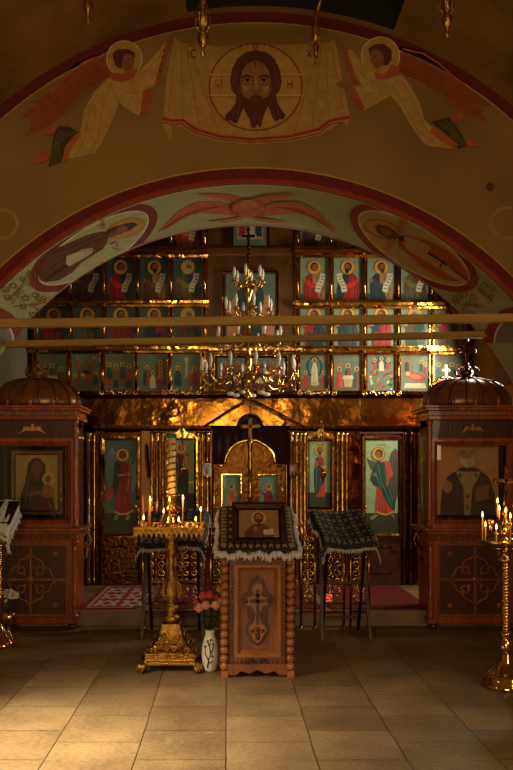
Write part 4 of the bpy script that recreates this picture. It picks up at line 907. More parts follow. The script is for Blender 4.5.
board_px(217.5, 284.5, 358, 388.5, YI - .014, scene('supper'), label='wide central icon of a supper at table behind the chandelier bulbs')
board_px(170.5, 194, 440.5, 508, YI + .01, standing('mother'), k=1.13, label='tall icon of mother and child left of the holy doors, behind the candle stand')
board_px(309.5, 330, 441.5, 507, YI + .01, standing('christ'), k=1.25, label='tall icon of bearded figure with book right of the holy doors')

# purple curtain, dark niche
cu = MB(); n = 60; xa, xb = X_(211), X_(290); v = []
for zz in (.16, Z_(427)):
    for i in range(n + 1): v.append((xa + (xb - xa) * i / n, YI + .16 + .018 * math.sin(i * .95) + .006 * math.sin(i * 2.3), zz))
cu.add(v, [(i, i + 1, n + 2 + i, n + 1 + i) for i in range(n)], True)
tag(cu.build('curtain', M['velvet']), 'dark purple curtain hanging behind the holy doors', 'curtain')
m = MB(); ap = [(X_(250) + 12.5 * YI / F * math.cos(a), Z_(427) + 12.5 * YI / F * math.sin(a)) for a in [PI * i / 16 for i in range(17)]]
m.prism(ap, YI - .028, YI + .0); lo(m).build('arched_notch', M['dark_void'], scr)
m = MB(); m.tube([(x, YI - .035, z) for x, z in ap], .012, 6); lo(m).build('notch_rim', M['gold_dark'], scr)

# ------------------------------------------------------------------ holy doors
YD = YI - .03
hd = thing('holy_doors', 'gilded double holy doors with rounded top and cross at the centre of the screen', 'door', (X_(250), YD, .16))
def hx(x): return px(x, YD) - X_(250)
def hz(y): return pz(y, YD) - .16
for s in (-1, 1):
    A = lambda v: hx(250 + s * v)
    pts = [(A(.4), 0), (A(37), 0), (A(37), hz(464)), (A(25), hz(464))]
    pts += [(A(25 * math.cos(t)), hz(464 - 24 * math.sin(t))) for t in [PI / 2 * i / 12 for i in range(1, 12)]] + [(A(.4), hz(440))]
    m = MB(); m.prism(pts, 0, .04); leaf = m.build('door_leaf', M['gold_dark'], hd, bevel=.004)
    m = MB(); m.tube([(A(36), -.012, .02), (A(36), -.012, hz(466)), (A(26.5), -.012, hz(466))], .014, 6)
    m.tube([(A(25 * math.cos(t)), -.012, hz(464 - 24 * math.sin(t))) for t in [PI / 2 * i / 14 for i in range(15)]], .018, 8); m.build('rim_moulding', M['gold_smooth'], leaf)
    c = 18.5; x0, x1 = sorted((A(8.5), A(28.5)))
    for za, zb in ((hz(508), hz(474)), (hz(552), hz(518))):
        m = MB(); m.frame(x0, x1, za, zb, .022, -.03, 0); m.build('panel_frame', M['gold_smooth'], leaf)
    x0 += .02; x1 -= .02
    board(x1 - x0, hz(475.8) - hz(506), bust((192, 92, 70) if s < 0 else (140, 34, 30), (206, 130, 96) if s < 0 else (110, 26, 30), 1 if s < 0 else -1), ((x0 + x1) / 2, -.008, hz(506)), parent=leaf, name='door_icon', cat=None, t=.006,
          label='small icon of an angel in pink' if s < 0 else 'small icon of a woman in dark red')
    for y in (469, 490, 511, 530):   # cast rosettes beside the panels
        m = MB(); m.ball((A(32), -.01, hz(y)), .02, 8, sy=.5); [m.ball((A(32) + .02 * math.cos(k * PI / 2), -.008, hz(y) + .028 * math.sin(k * PI / 2)), .013, 6, sy=.5) for k in range(4)]
        m.build('rosette', M['gold_cast'], leaf)
m = MB(); m.lathe([(.022, 0), (.022, hz(500)), (.03, hz(498)), (.02, hz(494)), (.024, hz(470)), (.034, hz(466)), (.02, hz(460)), (.03, hz(446)), (.038, hz(442)), (.02, hz(439))], (0, -.022, 0), 12); m.build('meeting_post', M['gold'], hd)
m = MB(); zc = hz(428); m.box(-.02, .02, -.04, -.01, hz(441), hz(420)); m.box(-.1, .1, -.04, -.01, zc + .0, zc + .036)
for x, z in ((-.1, zc + .018), (.1, zc + .018), (0, hz(420))): m.ball((x, -.025, z), .026, 10, sy=.6)
m.ball((0, -.025, hz(440)), .04, 10, sy=.6, sz=.7); m.build('cross', M['gold_cast'], hd)
# two small framed icons hung either side
for x, d, lb in ((206.8, 'mother', 'tiny pale framed icon hung left of the purple curtain'), (293.8, 'bishop', 'tiny dark framed icon hung right of the purple curtain')):
    t = thing('small_icon', lb, 'icon', (px(x, 9.12), 9.12, pz(476, 9.12)))
    wd, ht = 8.4 * 9.12 / F, 12.5 * 9.12 / F
    if x < 250:
        def dr(P, a):
            P.poly([(0, 0), (1, 0), (1, a), (0, a)], (206, 200, 184)); P.ell(.5, .7, .3, .4, (150, 110, 70)); P.ell(.48, .85, .2, .22, (196, 120, 84)); P.ell(.56, .4, .2, .16, (84, 96, 120))
        board(wd - .02, ht - .02, dr, (0, 0, .01), parent=t, name='painting', cat=None)
    else: board(wd - .02, ht - .02, portrait('bishop'), (0, 0, .01), parent=t, name='painting', cat=None)
    m = MB(); m.frame(-wd / 2, wd / 2, 0, ht, .012, -.02, .02); m.build('frame', M['dark_fruit'], t)

# ------------------------------------------------------------------ the two side doors
def side_door(x0, x1, ix0, ix1, label, kind, ilabel, mt):
    t = thing('side_door', label, 'door', (X_((x0 + x1) / 2), YI - .03, .16)); cx = X_((x0 + x1) / 2); Yd = YI - .03
    hxx = lambda x: px(x, Yd) - cx
    m = MB(); m.box(hxx(x0), hxx(x1), 0, .05, 0, pz(432, Yd) - .16); leaf = m.build('door_leaf', M[mt], t, bevel=.005)
    zt, zb = pz(440, Yd) - .16, pz(534, Yd) - .16
    board(hxx(ix1) - hxx(ix0), zt - zb, standing(kind), ((hxx(ix0) + hxx(ix1)) / 2, -.006, zb), parent=t, name='door_icon', cat=None, t=.006, label=ilabel, k=1.13)
    m = MB(); m.frame(hxx(ix0 - 3.5), hxx(ix1 + 3.5), zb - .04, zt + .04, .045, -.035, 0); m.build('icon_frame', M['gold'], t)
    m = MB(); m.tube([(hxx(x0 + 2), -.01, .02), (hxx(x0 + 2), -.01, pz(434, Yd) - .16), (hxx(x1 - 2), -.01, pz(434, Yd) - .16), (hxx(x1 - 2), -.01, .02)], .014, 6); m.build('edge_moulding', M['gold_dark'], t)
    c = (hxx(ix0) + hxx(ix1)) / 2; z = pz(560, Yd) - .16; m = MB()
    q = [(-.2, -.1), (-.12, -.1), (-.12, -.16), (.12, -.16), (.12, -.1), (.2, -.1), (.2, .1), (.12, .1), (.12, .16), (-.12, .16), (-.12, .1), (-.2, .1)]
    m.tube([(c + a, -.006, z + b) for a, b in q], .009, 5, closed=True); m.build('lower_panel', M['gold_dark'], t)
    m = MB(); m.ball((hxx(x1 - 5) if x0 < 250 else hxx(x0 + 5), -.045, .95), .022, 10); m.lathe([(.008, 0), (.008, .01)], (0, 0, 0), 6); m.build('door_knob', M['gold_smooth'], t)
side_door(98, 141, 104.5, 136.5, 'gilded left side door with tall icon of winged archangel in red', 'red_angel', 'tall icon of archangel in red robes', 'gold_dark')
side_door(360, 404, 365.5, 398, 'dark gilded right side door with tall icon of archangel in green and pink', 'green_angel', 'tall icon of archangel in green cloak over pink robe', 'mahogany_dark')
# timber reveal, warm light put into its orange base, with a leaning gilded disc beside the left door, and the angled leaf beside the right one
m = MB(); m.box(X_(141.5), X_(150), YI - .02, YI + .04, Z_(530), Z_(431)); tag(m.build('timber_jamb', mat('orange_lit_timber', (206, 122, 44), .5, 0, .25, 4, .1, 15, stretch=(3, 3, .4))), 'orange-lit timber strip between left side door and gilded pilasters', 'panel')
m = MB(); m.lathe([(.001, 0), (.14, .012), (.2, .006), (.21, -.008), (.001, -.012)], (0, 0, 0), 32); g = m.build('gilded_disc', M['gold_dark']); g.rotation_euler = (0, math.radians(86), math.radians(13)); g.location = (px(147.5, YI - .25), YI - .25, pz(461, YI - .25)); tag(g, 'dark gilded disc seen edge on before the orange-lit timber strip', 'disc')
m = MB(); m.add([(X_(349), YI - .01, .17), (X_(359), YI - .16, .17), (X_(359.6), YI - .13, .17), (X_(349.6), YI + .02, .17), (X_(349), YI - .01, Z_(433)), (X_(359), YI - .16, Z_(442)), (X_(359.6), YI - .13, Z_(442)), (X_(349.6), YI + .02, Z_(433))],
    [(0, 1, 5, 4), (1, 2, 6, 5), (2, 3, 7, 6), (3, 0, 4, 7), (4, 5, 6, 7), (3, 2, 1, 0)]); tag(m.build('angled_panel', M['gold_sheet']), 'narrow gilded panel standing at an angle left of the green archangel door', 'panel')

# oil lamps hanging before the flanking icons
def lampada(xp, ytop, ycup, Y, label):
    x, zt, zc_ = px(xp, Y), pz(ytop, Y), pz(ycup, Y); t = thing('hanging_oil_lamp', label, 'oil lamp', (x, Y, zc_)); h = zt - zc_
    m = MB(); m.lathe([(.004, -.07), (.014, -.055), (.006, -.04), (.03, -.02), (.045, .01), (.04, .035), (.046, .045), (.04, .05), (.002, .05)], n=16); m.build('bowl', M['gold_smooth'], t)
    m = MB(); m.lathe([(.02, .05), (.028, .07), (.03, .1), (.026, .1), (.018, .055)], n=14); m.build('glass_cup', M['green_glass'] if xp < 250 else M['amber_glass'], t)
    for k in range(3):
        a = 2 * PI * k / 3 + .4; m = MB(); m.tube([(.043 * math.cos(a), .043 * math.sin(a), .045), (.006 * math.cos(a), .006 * math.sin(a), h * .72)], .003, 4); m.build('chain', M['gold_cast'], t)
    m = MB(); m.tube([(0, 0, h * .7), (0, 0, h)], .004, 5); m.ball((0, 0, h * .72), .016, 8); m.ball((0, 0, h * .86), .01, 8); m.tube([(0, 0, h - .005), (0, .11, h)], .005, 5); m.build('hanger', M['gold_cast'], t)
lampada(182, 424, 472, 9.07, 'hanging oil lamp with green cup before the mother and child icon')
lampada(323, 424, 476, 9.07, 'hanging oil lamp with amber cup before the tall icon with book')

# ================================================================== FURNITURE
# ------------------------------------------------------------------ domed icon cases against the chancel side walls
M['dome'] = mat('dome_sheet', (140, 82, 44), .3, .35, .45, 7, .1, 12)
def turned(mb, x, y, z0, z1, r):
    h = z1 - z0; p = [(r, 0), (r, .04), (r * .6, .05), (r * .9, .12), (r * 1.05, .2), (r * .7, .27), (r * .95, .3), (r * .55, .34), (r * .7, .5), (r * .8, .62), (r * .55, .68), (r * .95, .72), (r * .6, .76), (r * .9, .84), (r * .95, .9), (r * .6, .94), (r, .96), (r, 1)]
    mb.lathe([(a, z0 + b * h) for a, b in p], (x, y, 0), 12)
def shrine(xc, yf, label, dark, pic, piclabel):
    W_, D_ = .45, .5; t = thing('icon_shrine', label, 'icon case', (xc, yf, 0)); wd = M['mahogany']; wk = M['mahogany_dark']; k = -1 if xc < 0 else 1
    # lower cabinet
    m = MB(); m.box(-W_ + .03, W_ - .03, .03, D_, .09, .87); m.build('cabinet_body', wd, t, bevel=.006)
    m = MB(); m.box(-W_ + .0, W_ - .0, .0, D_ + .01, .06, .10); m.box(-W_ - .005, W_ + .005, -.01, D_ + .02, .10, .118); m.build('plinth_moulding', wd, t, bevel=.005)
    for x in (-W_ + .06, W_ - .06):
        for y in (.06, D_ - .06): m = MB(); m.lathe([(.03, 0), (.045, .02), (.045, .04), (.025, .06)], (x, y, 0), 12); m.build('foot', wk, t)
    m = MB(); m.box(-.34, .34, .006, .03, .15, .82); door = m.build('cabinet_door', wk, t)
    m = MB(); zc = .49
    m.frame(-.35, .35, .14, .83, .02, -.002, .02)
    m.bar((-.33, .0, zc), (.33, .0, zc), .018, .018); m.bar((0, .0, .16), (0, .0, .81), .018, .018)
    seg = [(0, .25), (.045, .205), (.1, .185), (.125, .14), (.105, .115), (.08, .135), (.06, .11), (.06, .07), (.045, .045), (.07, .06), (.11, .06), (.135, .08), (.115, .105), (.14, .125), (.185, .1), (.205, .045), (.25, 0)]
    for sx in (-1, 1):
        for sz in (-1, 1): m.tube([(sx * a, -.003, zc + sz * b) for a, b in seg], .011, 6)
    m.ball((0, -.006, zc), .04, 12, sy=.6)
    for sx in (-1, 1):
        for sz in (-1, 1): m.ball((sx * .24, .0, zc + sz * .25), .022, 8, sy=.5); m.box(sx * .24 - .022, sx * .24 + .022, -.002, .01, zc + sz * .25 - .022, zc + sz * .25 + .022)
    m.build('cross_ornament', wd if dark else M['carved_light'], door)
    # ledge
    m = MB(); m.box(-W_ - .05, W_ + .05, -.09, D_ + .02, .96, .99); m.box(-W_ - .02, W_ + .02, -.04, D_ + .02, .93, .96); m.box(-W_ + .01, W_ - .01, -.0, D_, .87, .93); m.build('ledge', wd, t, bevel=.006)
    m = MB(); [m.box(-W_ + .02 + i * .0303, -W_ + .036 + i * .0303, -.014, 0, .88, .92) for i in range(29)]; m.build('fluting', wk, t)
    for x in (-W_ + .02, W_ - .02): m = MB(); turned(m, x, .0, .118, .87, .036); m.build('turned_column', wd, t)
    # curled bracket beside the ledge, on the side that faces the middle
    m = MB(); s = -k; m.tube([(s * (W_ + .03), .1, .95), (s * (W_ + .09), .1, .93), (s * (W_ + .12), .1, .86), (s * (W_ + .09), .1, .8), (s * (W_ + .06), .1, .82), (s * (W_ + .07), .1, .85)], .012, 7)
    m.tube([(s * (W_ + .02), .1, .66), (s * (W_ + .07), .1, .7), (s * (W_ + .08), .1, .78), (s * (W_ + .05), .1, .8), (s * (W_ + .035), .1, .77)], .012, 7); m.build('scroll_bracket', M['gold_dark'] if dark else M['carved_light'], t)
    # upper case: back, sides, open front with frame
    m = MB(); m.box(-W_ + .04, W_ - .04, D_ - .04, D_, .99, 2.04); m.box(-W_ + .04, -W_ + .07, .1, D_ - .04, .99, 2.04); m.box(W_ - .07, W_ - .04, .1, D_ - .04, .99, 2.04); m.box(-W_ + .04, W_ - .04, .1, D_ - .04, 1.98, 2.04); m.build('case_body', wk, t)
    m = MB(); m.frame(-W_ + .04, W_ - .04, .99, 1.86, .07, .05, .1); m.build('case_frame', wd, t)
    m = MB(); m.box(-W_ + .04, W_ - .04, .07, .1, 1.86, 2.04); m.build('head_panel', wk, t)
    for x in (-W_ + .02, W_ - .02): m = MB(); turned(m, x, .03, .99, 2.04, .032); m.build('turned_column', wd, t)
    # winged cherub carving
    m = MB(); m.ball((0, .055, 1.955), .028, 12, sy=.6); m.ball((0, .06, 1.985), .02, 8, sy=.5)
    for sx in (-1, 1):
        for i in range(4): m.tube([(sx * .015, .06, 1.94 + i * .006), (sx * (.06 + i * .01), .055, 1.95 + i * .006), (sx * (.13 - i * .02), .05, 1.905 + i * .016)], [.013, .015, .004], 6)
    m.build('winged_cherub', mat('gilded_carving', (214, 156, 88) if not dark else (176, 110, 60), .4), t)
    m = MB(); m.box(-W_ + .1, W_ - .1, .082, .088, 1.04, 1.82); m.build('glass_pane', M['glass'], t)
    # icon kept behind the pane
    ic = thing('framed_icon', piclabel, 'icon', (xc, yf + .2, 1.05)); wI, hI = (.62, .75) if pic == 'mother' else (.72, .8)
    m = MB(); m.frame(-wI / 2, wI / 2, 0, hI, .05, 0, .05); m.build('outer_frame', M['gold_dark'], ic); m = MB()
    if pic == 'mother': m.frame(-wI / 2 + .07, wI / 2 - .07, .07, hI - .07, .03, .01, .05); m.build('inner_frame', M['gold'], ic); a = .1
    else: a = .05
    board(wI - 2 * a, hI - 2 * a, portrait(pic), (0, .03, a), parent=ic, name='painting', cat=None)
    m = MB(); m.box(-wI / 2 + .02, wI / 2 - .02, .052, .06, .02, hI - .02); m.build('back_board', wk, ic)
    # cornice with dentils, dome with ribs, finials and cross
    m = MB(); m.box(-W_ - .0, W_ + .0, -.0, D_ + .02, 2.04, 2.075); m.box(-W_ - .03, W_ + .03, -.04, D_ + .02, 2.125, 2.15); m.box(-W_ - .045, W_ + .045, -.055, D_ + .02, 2.15, 2.175); m.box(-W_ + .01, W_ - .01, .0, D_ + .01, 2.075, 2.125); m.build('cornice', wd, t, bevel=.004)
    m = MB(); [m.box(-W_ + i * .032, -W_ + .018 + i * .032, -.022, .0, 2.08, 2.12) for i in range(29)]; m.build('dentil_row', M['carved'] if not dark else wd, t)
    dy = D_ / 2 + .0; prof = [(.415, 2.175), (.43, 2.2), (.425, 2.25), (.40, 2.31), (.355, 2.37), (.29, 2.415), (.2, 2.445), (.1, 2.46), (.05, 2.465), (.001, 2.466)]
    m = MB(); m.lathe([(r, z) for r, z in prof], (0, 0, 0), 48); m.v = [(x, y * .62 + dy - .0, z) for x, y, z in m.v]; m.build('dome', M['dome'], t)
    m = MB()
    for i in range(16):
        a = 2 * PI * (i + .5) / 16; m.tube([((r + .004) * math.cos(a), (r + .004) * math.sin(a) * .62 + dy, z + .003) for r, z in prof[:-1]], .010, 6)
    m.build('dome_ribs', M['mahogany_dark'], t)
    for x, y in [(-W_ - .01, -.02), (-.22, -.025), (0, -.03), (.22, -.025), (W_ + .01, -.02)]:
        m = MB(); m.lathe([(.02, 0), (.026, .012), (.012, .022), (.024, .04), (.02, .055), (.006, .068), (.01, .078), (.001, .09)], (x, y, 2.175), 10); m.build('finial', wd, t)
    m = MB(); m.lathe([(.09, 0), (.075, .02), (.04, .03), (.06, .055), (.05, .08), (.02, .1), (.03, .12), (.012, .14)], (0, dy, 2.46), 14)
    for i in range(8):
        a = 2 * PI * i / 8; m.tube([(.05 * math.cos(a), dy + .05 * math.sin(a), 2.48), (.11 * math.cos(a), dy + .11 * math.sin(a), 2.5), (.12 * math.cos(a), dy + .12 * math.sin(a), 2.55), (.085 * math.cos(a), dy + .085 * math.sin(a), 2.57)], .009, 5)
    cr = m.build('crown_finial', M['gold_dark'] if dark else M['carved'], t)
    m = MB(); b = 2.6; m.box(-.012, .012, dy - .01, dy + .01, b, b + .24); m.box(-.075, .075, dy - .01, dy + .01, b + .13, b + .155); m.box(-.035, .035, dy - .01, dy + .01, b + .185, b + .2)
    for x, z in ((-.08, b + .1425), (.08, b + .1425), (0, b + .25)): m.ball((x, dy, z), .022, 8, sy=.6)
    m.ball((0, dy, b), .028, 10); m.build('cross', M['gold_dark'] if dark else M['carved'], cr)
    return t
shrine(-1.9, 7.36, 'domed mahogany icon case at the left, holding the mother and child', False, 'mother', 'gold framed mother and child icon inside the left domed case')
shrine(2.40, 7.36, 'dark domed mahogany icon case at the right, holding the bishop', True, 'bishop', 'icon of a white-bearded bishop inside the right domed case')
# gilded half-wheel crest behind the right shrine
t = thing('gilded_crest', 'small pierced gilded half-round crest with cross above the right shrine', 'crest', (px(446, 8.9), 8.9, pz(394, 8.9))); m = MB()
m.tube([(.2 * math.cos(a), 0, .2 * math.sin(a)) for a in [PI * i / 20 for i in range(21)]], .012, 6); m.tube([(.12 * math.cos(a), 0, .12 * math.sin(a)) for a in [PI * i / 16 for i in range(17)]], .009, 6)
for i in range(7):
    a = PI * (i + .5) / 7; m.tube([(.16 * math.cos(a) + .028 * math.cos(b), 0, .16 * math.sin(a) + .028 * math.sin(b)) for b in [2 * PI * j / 10 for j in range(10)]], .006, 5, closed=True)
m.box(-.22, .22, -.015, .015, -.02, 0); m.build('wheel', M['gold_smooth'], t)
m = MB(); m.box(-.01, .01, -.008, .008, .2, .34); m.box(-.045, .045, -.008, .008, .27, .288); m.build('cross', M['gold_smooth'], t)
m = MB(); m.box(-.02, .02, .0, .25, -.06, -.02); m.build('bracket', M['gold_dark'], t)

# ------------------------------------------------------------------ carpets on the step, mats on the floor
def rug(name, x0, x1, y0, y1, z, draw, mt, label, cat='rug', t=.008):
    P = Paint(); draw(P, x1 - x0, y1 - y0)
    o = P.build(name, lambda x, y, lay: Vector((x, y, t + lay * .00025)), mt, back=(0, x1 - x0, 0, y1 - y0, 0, t, (110, 22, 24))); o.location = (x0, y0, z)
    return tag(o, label, cat)
def patterned(P, w, h):
    P.poly([(0, 0), (w, 0), (w, h), (0, h)], (150, 26, 32)); P.poly([(.05, .05), (w - .05, .05), (w - .05, h - .05), (.05, h - .05)], (186, 170, 150)); P.poly([(.08, .08), (w - .08, .08), (w - .08, h - .08), (.08, h - .08)], (160, 30, 36))
    for i in range(int(w / .28)):
        for j in range(int(h / .4)):
            x, y = .22 + i * .28, .3 + j * .42; P.hold = True; P.lay = 4
            P.poly([(x - .12, y), (x, y + .17), (x + .12, y), (x, y - .17)], (196, 182, 164)); P.lay = 5; P.poly([(x - .06, y), (x, y + .09), (x + .06, y), (x, y - .09)], (140, 24, 32)); P.hold = False
            for a in range(4): P.ell(x + .13 * math.cos(a * PI / 2 + .78), y + .17 * math.sin(a * PI / 2 + .78), .03, .04, (214, 200, 180), n=8)
rug('patterned_rug', px(80, 7.6), px(140, 7.9), 7.6, 9.1, .158, patterned, M['woven'], 'red rug with white flower pattern on the step before the left side door')
rug('red_rug', px(330, 7.6), px(432, 7.6), 7.6, 9.1, .158, lambda P, w, h: P.poly([(0, 0), (w, 0), (w, h), (0, h)], (150, 22, 24)), M['red_carpet'], 'plain deep red rug on the step before the right side door')
rug('red_rug', px(150, 7.6), px(322, 7.6), 7.6, 9.1, .158, lambda P, w, h: P.poly([(0, 0), (w, 0), (w, h), (0, h)], (150, 22, 24)), M['red_carpet'], 'plain red rug on the step before the holy doors, seen through the railing')
for x0, x1, lb in ((78, 146, 'worn brown mat on the floor beside the left shrine'), (352, 428, 'worn brown mat on the floor before the step, beside the right shrine')):
    m = MB(); m.box(px(x0, 7.2), px(x1, 7.2), 6.98, 7.47, .001, .012); tag(m.build('floor_mat', M['mat_brown'], bevel=.004), lb, 'mat')

# ------------------------------------------------------------------ pierced brass railing before the step
def railing(xp0, xp1, label, seed):
    Y = 7.4; xa, xb = px(xp0, Y), px(xp1, Y); t = thing('brass_railing', label, 'railing', ((xa + xb) / 2, Y, 0), group='pierced railing panels'); w = (xb - xa) / 2
    for s in (-1, 1):
        m = MB(); m.tube([(s * (w - .03), 0, .03), (s * (w - .03), 0, 1.0)], .013, 8); m.ball((s * (w - .03), 0, 1.02), .025, 8); m.lathe([(.028, 0), (.028, .01), (.015, .03)], (s * (w - .03), 0, 0), 10); m.build('post', M['gold'], t)
    for z in (.16, .24, .92): m = MB(); m.box(-w + .02, w - .02, -.01, .01, z, z + .02); m.build('rail', M['gold_dark'], t)
    m = MB(); ww = w - .03; n = max(1, round(ww * 2 / .17)); c = 2 * ww / n
    for i in range(n):
        xc = -ww + c * (i + .5)
        for j in range(4):
            zc = .26 + .165 * (j + .5); r = min(c, .165) * .27
            for sx in (-1, 1):
                for sz in (-1, 1): m.tube(curl((xc + sx * c * .24, zc + sz * .042), r, sx * sz, PI * (.5 if sz > 0 else 1.5), 0, 1.25, 12), .0075, 5)
            m.ball((xc, 0, zc), .014, 6); m.tube([(xc, 0, zc - .08), (xc, 0, zc + .08)], .005, 4)
    m.build('scrollwork', M['gold_smooth'], t)
    m = MB()
    for i in range(n):
        xc = -ww + c * (i + .5); m.tube([(xc + .06 * math.cos(a), 0, .205 + .02 * math.sin(a)) for a in [2 * PI * k / 12 for k in range(12)]], .004, 4, closed=True)
    m.build('border_rings', M['gold_cast'], t)
for a, b, lb in ((140, 172, 'pierced brass railing panel behind the candle stand, leftmost'), (172.5, 207, 'pierced brass railing panel behind the roses'), (207.5, 252, 'pierced brass railing panel hidden mostly by the carved lectern'), (252.5, 297, 'pierced brass railing panel ending at the right edge of the carved lectern'), (298, 318, 'narrow pierced brass railing panel just right of the carved lectern'), (318.5, 347, 'pierced brass railing panel behind the right folding stand'), (347.5, 372, 'pierced brass railing panel at the far right end')):
    railing(a, b, lb, 1)

# ------------------------------------------------------------------ cloth helper: a draped sheet with real folds
def sheet(name, fn, nu, nv, m_, parent=None, thick=.004, flip=False):
    bm = bmesh.new(); uv = bm.loops.layers.uv.new('uv'); g = [[bm.verts.new(fn(i / nu, j / nv)) for j in range(nv + 1)] for i in range(nu + 1)]
    for i in range(nu):
        for j in range(nv):
            f = bm.faces.new((g[i][j], g[i + 1][j], g[i + 1][j + 1], g[i][j + 1])); f.smooth = True
            for l, (a, b) in zip(f.loops, ((i, j), (i + 1, j), (i + 1, j + 1), (i, j + 1))): l[uv].uv = (a / nu, b / nv)
    me = bpy.data.meshes.new(name); bm.to_mesh(me); bm.free(); me.materials.append(m_); o = bpy.data.objects.new(name, me); C.objects.link(o)
    if parent: o.parent = parent
    s = o.modifiers.new('thickness', 'SOLIDIFY'); s.thickness = thick; s.offset = 0
    return o
def fluffy(name, path, w, parent, m_, n=46, seed=1, down=(0, 0, -1)):
    """lace edging: a ruffled band hanging along a path"""
    g = random.Random(seed); P_ = [Vector(p) for p in path]; L = len(P_) - 1; m = MB()
    for i in range(n * 2):
        k = i / (n * 2 - 1) * L; q = min(int(k), L - 1); p = P_[q].lerp(P_[q + 1], k - q)
        d = Vector(down) + Vector((g.uniform(-.35, .35), g.uniform(-.5, .1), g.uniform(-.1, .1))); d.normalize(); l = w * g.uniform(.6, 1.15)
        mid = p + d * l * .5 + Vector((g.uniform(-1, 1), g.uniform(-1, 0), 0)) * w * .18; m.tube([p, mid, p + d * l], [w * .14, w * .17, w * .07], 5)
    return m.build(name, m_, parent)

# ------------------------------------------------------------------ carved lectern in the middle
LX = .228; LY = 5.68
t = thing('carved_lectern', 'carved oak lectern with beaded corner columns and a raised cross panel', 'lectern', (LX, LY, 0))
m = MB(); m.box(-.21, .21, .02, .40, .06, .93); m.build('body', M['carved'], t, bevel=.004)
sk = [(-.225, .02), (-.16, .02), (-.13, .05), (-.06, .03), (0, .06), (.06, .03), (.13, .05), (.16, .02), (.225, .02), (.225, .1), (-.225, .1)]
m = MB(); m.prism(sk, -.01, .02); m.build('shaped_skirt', M['carved'], t)
for sx in (-1, 1):
    for y in (.01, .40):
        m = MB(); m.box(sx * .247 - .026, sx * .247 + .026, y - .026, y + .026, 0, .05)
        z = .05
        for i in range(14): m.lathe([(.016, z), (.03, z + .012), (.034, z + .03), (.03, z + .048), (.016, z + .06)], (sx * .247, y, 0), 12); z += .0605
        m.box(sx * .247 - .028, sx * .247 + .028, y - .028, y + .028, z, z + .03); m.build('beaded_column', M['carved_light'] if y < .1 else M['carved'], t)
m = MB(); m.frame(-.17, .17, .155, .845, .045, -.025, .02); m.build('panel_frame', M['carved_light'], t)
m = MB(); m.box(-.13, .13, .01, .021, .195, .805); m.build('panel_field', M['carved'], t)
# ogival cartouche, chalice and cross in relief
def sym(pts, cx=0): return [(cx + x, z) for x, z in pts] + [(cx - x, z) for x, z in reversed(pts) if abs(x) > 1e-6]
m = MB(); m.prism(sym([(0, .235), (.02, .25), (.05, .27), (.055, .30), (.09, .34), (.085, .38), (.06, .42), (.075, .47), (.07, .51), (.105, .53), (.125, .57), (.105, .62), (.07, .64), (.06, .68), (.05, .72), (.02, .74), (0, .765)]), -.002, .012); m.build('cartouche', M['carved_dark'], t, bevel=.004)
m = MB(); m.prism(sym([(0, .255), (.03, .28), (.05, .32), (.07, .35), (.06, .385), (.03, .41), (.022, .45), (.03, .5), (.045, .535), (.085, .54), (.1, .57), (.085, .6), (.045, .605), (.03, .63), (.045, .665), (.03, .7), (0, .715)]), -.014, .0); m.build('relief', M['carved_light'], t, bevel=.006)
m = MB(); m.box(-.012, .012, -.026, -.01, .40, .66); m.box(-.055, .055, -.026, -.01, .56, .585); m.box(-.03, .03, -.026, -.01, .61, .625); m.box(-.035, .035, -.024, -.01, .47, .485)
for z in (.3, .33, .36): m.ball((0, -.016, z), .02, 8, sy=.5)
for sx in (-1, 1): m.ball((sx * .085, -.014, .572), .018, 8, sy=.5); m.ball((sx * .04, -.014, .35), .016, 8, sy=.5)
m.build('cross', M['carved_dark'], t)
for zz, nm in ((.11, 'carved_band'), (.885, 'carved_band')):
    m = MB()
    for i in range(13): m.ball((-.18 + i * .03, .018, zz), .009, 6, sy=.8)
    for sx in (-1, 1): m.tube([(sx * .02, .012, zz), (sx * .05, .01, zz + .02), (sx * .08, .012, zz), (sx * .06, .014, zz - .012)], .006, 5)
    m.build(nm, M['carved_dark'], t)
for sx in (-1, 1): m = MB(); [m.ball((sx * .19, .018, .16 + i * .028), .008, 6, sy=.8) for i in range(25)]; m.build('bead_strip', M['carved_dark'], t)
top = MB(); top.add([(-.265, -.05, .935), (.265, -.05, .935), (.265, .45, 1.21), (-.265, .45, 1.21), (-.265, -.05, .965), (.265, -.05, .965), (.265, .45, 1.25), (-.265, .45, 1.25), (-.265, .45, .935), (.265, .45, .935)],
    [(4, 5, 6, 7), (0, 4, 7, 3), (1, 2, 6, 5), (0, 1, 5, 4), (0, 3, 8), (1, 9, 2), (3, 7, 6, 2, 9, 8), (0, 8, 9, 1)]); top.build('sloping_desk', M['carved'], t)
# cloth over it
cl = thing('altar_cloth', 'dark gold-patterned cloth with white lace edging over the carved lectern', 'cloth', (LX, LY, 0))
def clf(u, v):
    x = -.30 + .60 * u; e = abs(u - .5) * 2; y = -.06 + .50 * v; z = .980 + (y + .05) * .57
    drop = 0
    if e > .87: drop = (e - .87) * .5; x = (.268 + (e - .87) * .25) * (1 if u > .5 else -1)
    if v < .06: z = .980 - (.06 - v) * .9; y = -.062 - (.06 - v) * .12
    return (x, y, z - drop + .004 * math.sin(u * 40) * (1 if v < .12 or e > .86 else 0))
sheet('cloth', clf, 60, 40, M['damask_gold'], cl)
edge = [(-.305 + .61 * i / 40, -.072 - .008 * math.sin(i), .94 + .012 * math.sin(i * .7) + .006 * math.sin(i * 1.9)) for i in range(41)]
fluffy('lace_edge', edge, .052, cl, M['fringe'], 64, 1)
for s in (-1, 1): fluffy('lace_edge', [(s * (.297 + .008 * math.sin(i)), -.06 + i * .05, .945 + i * .0285) for i in range(11)], .055, cl, M['fringe'], 32, 2 + s, (s * .3, 0, -.8))
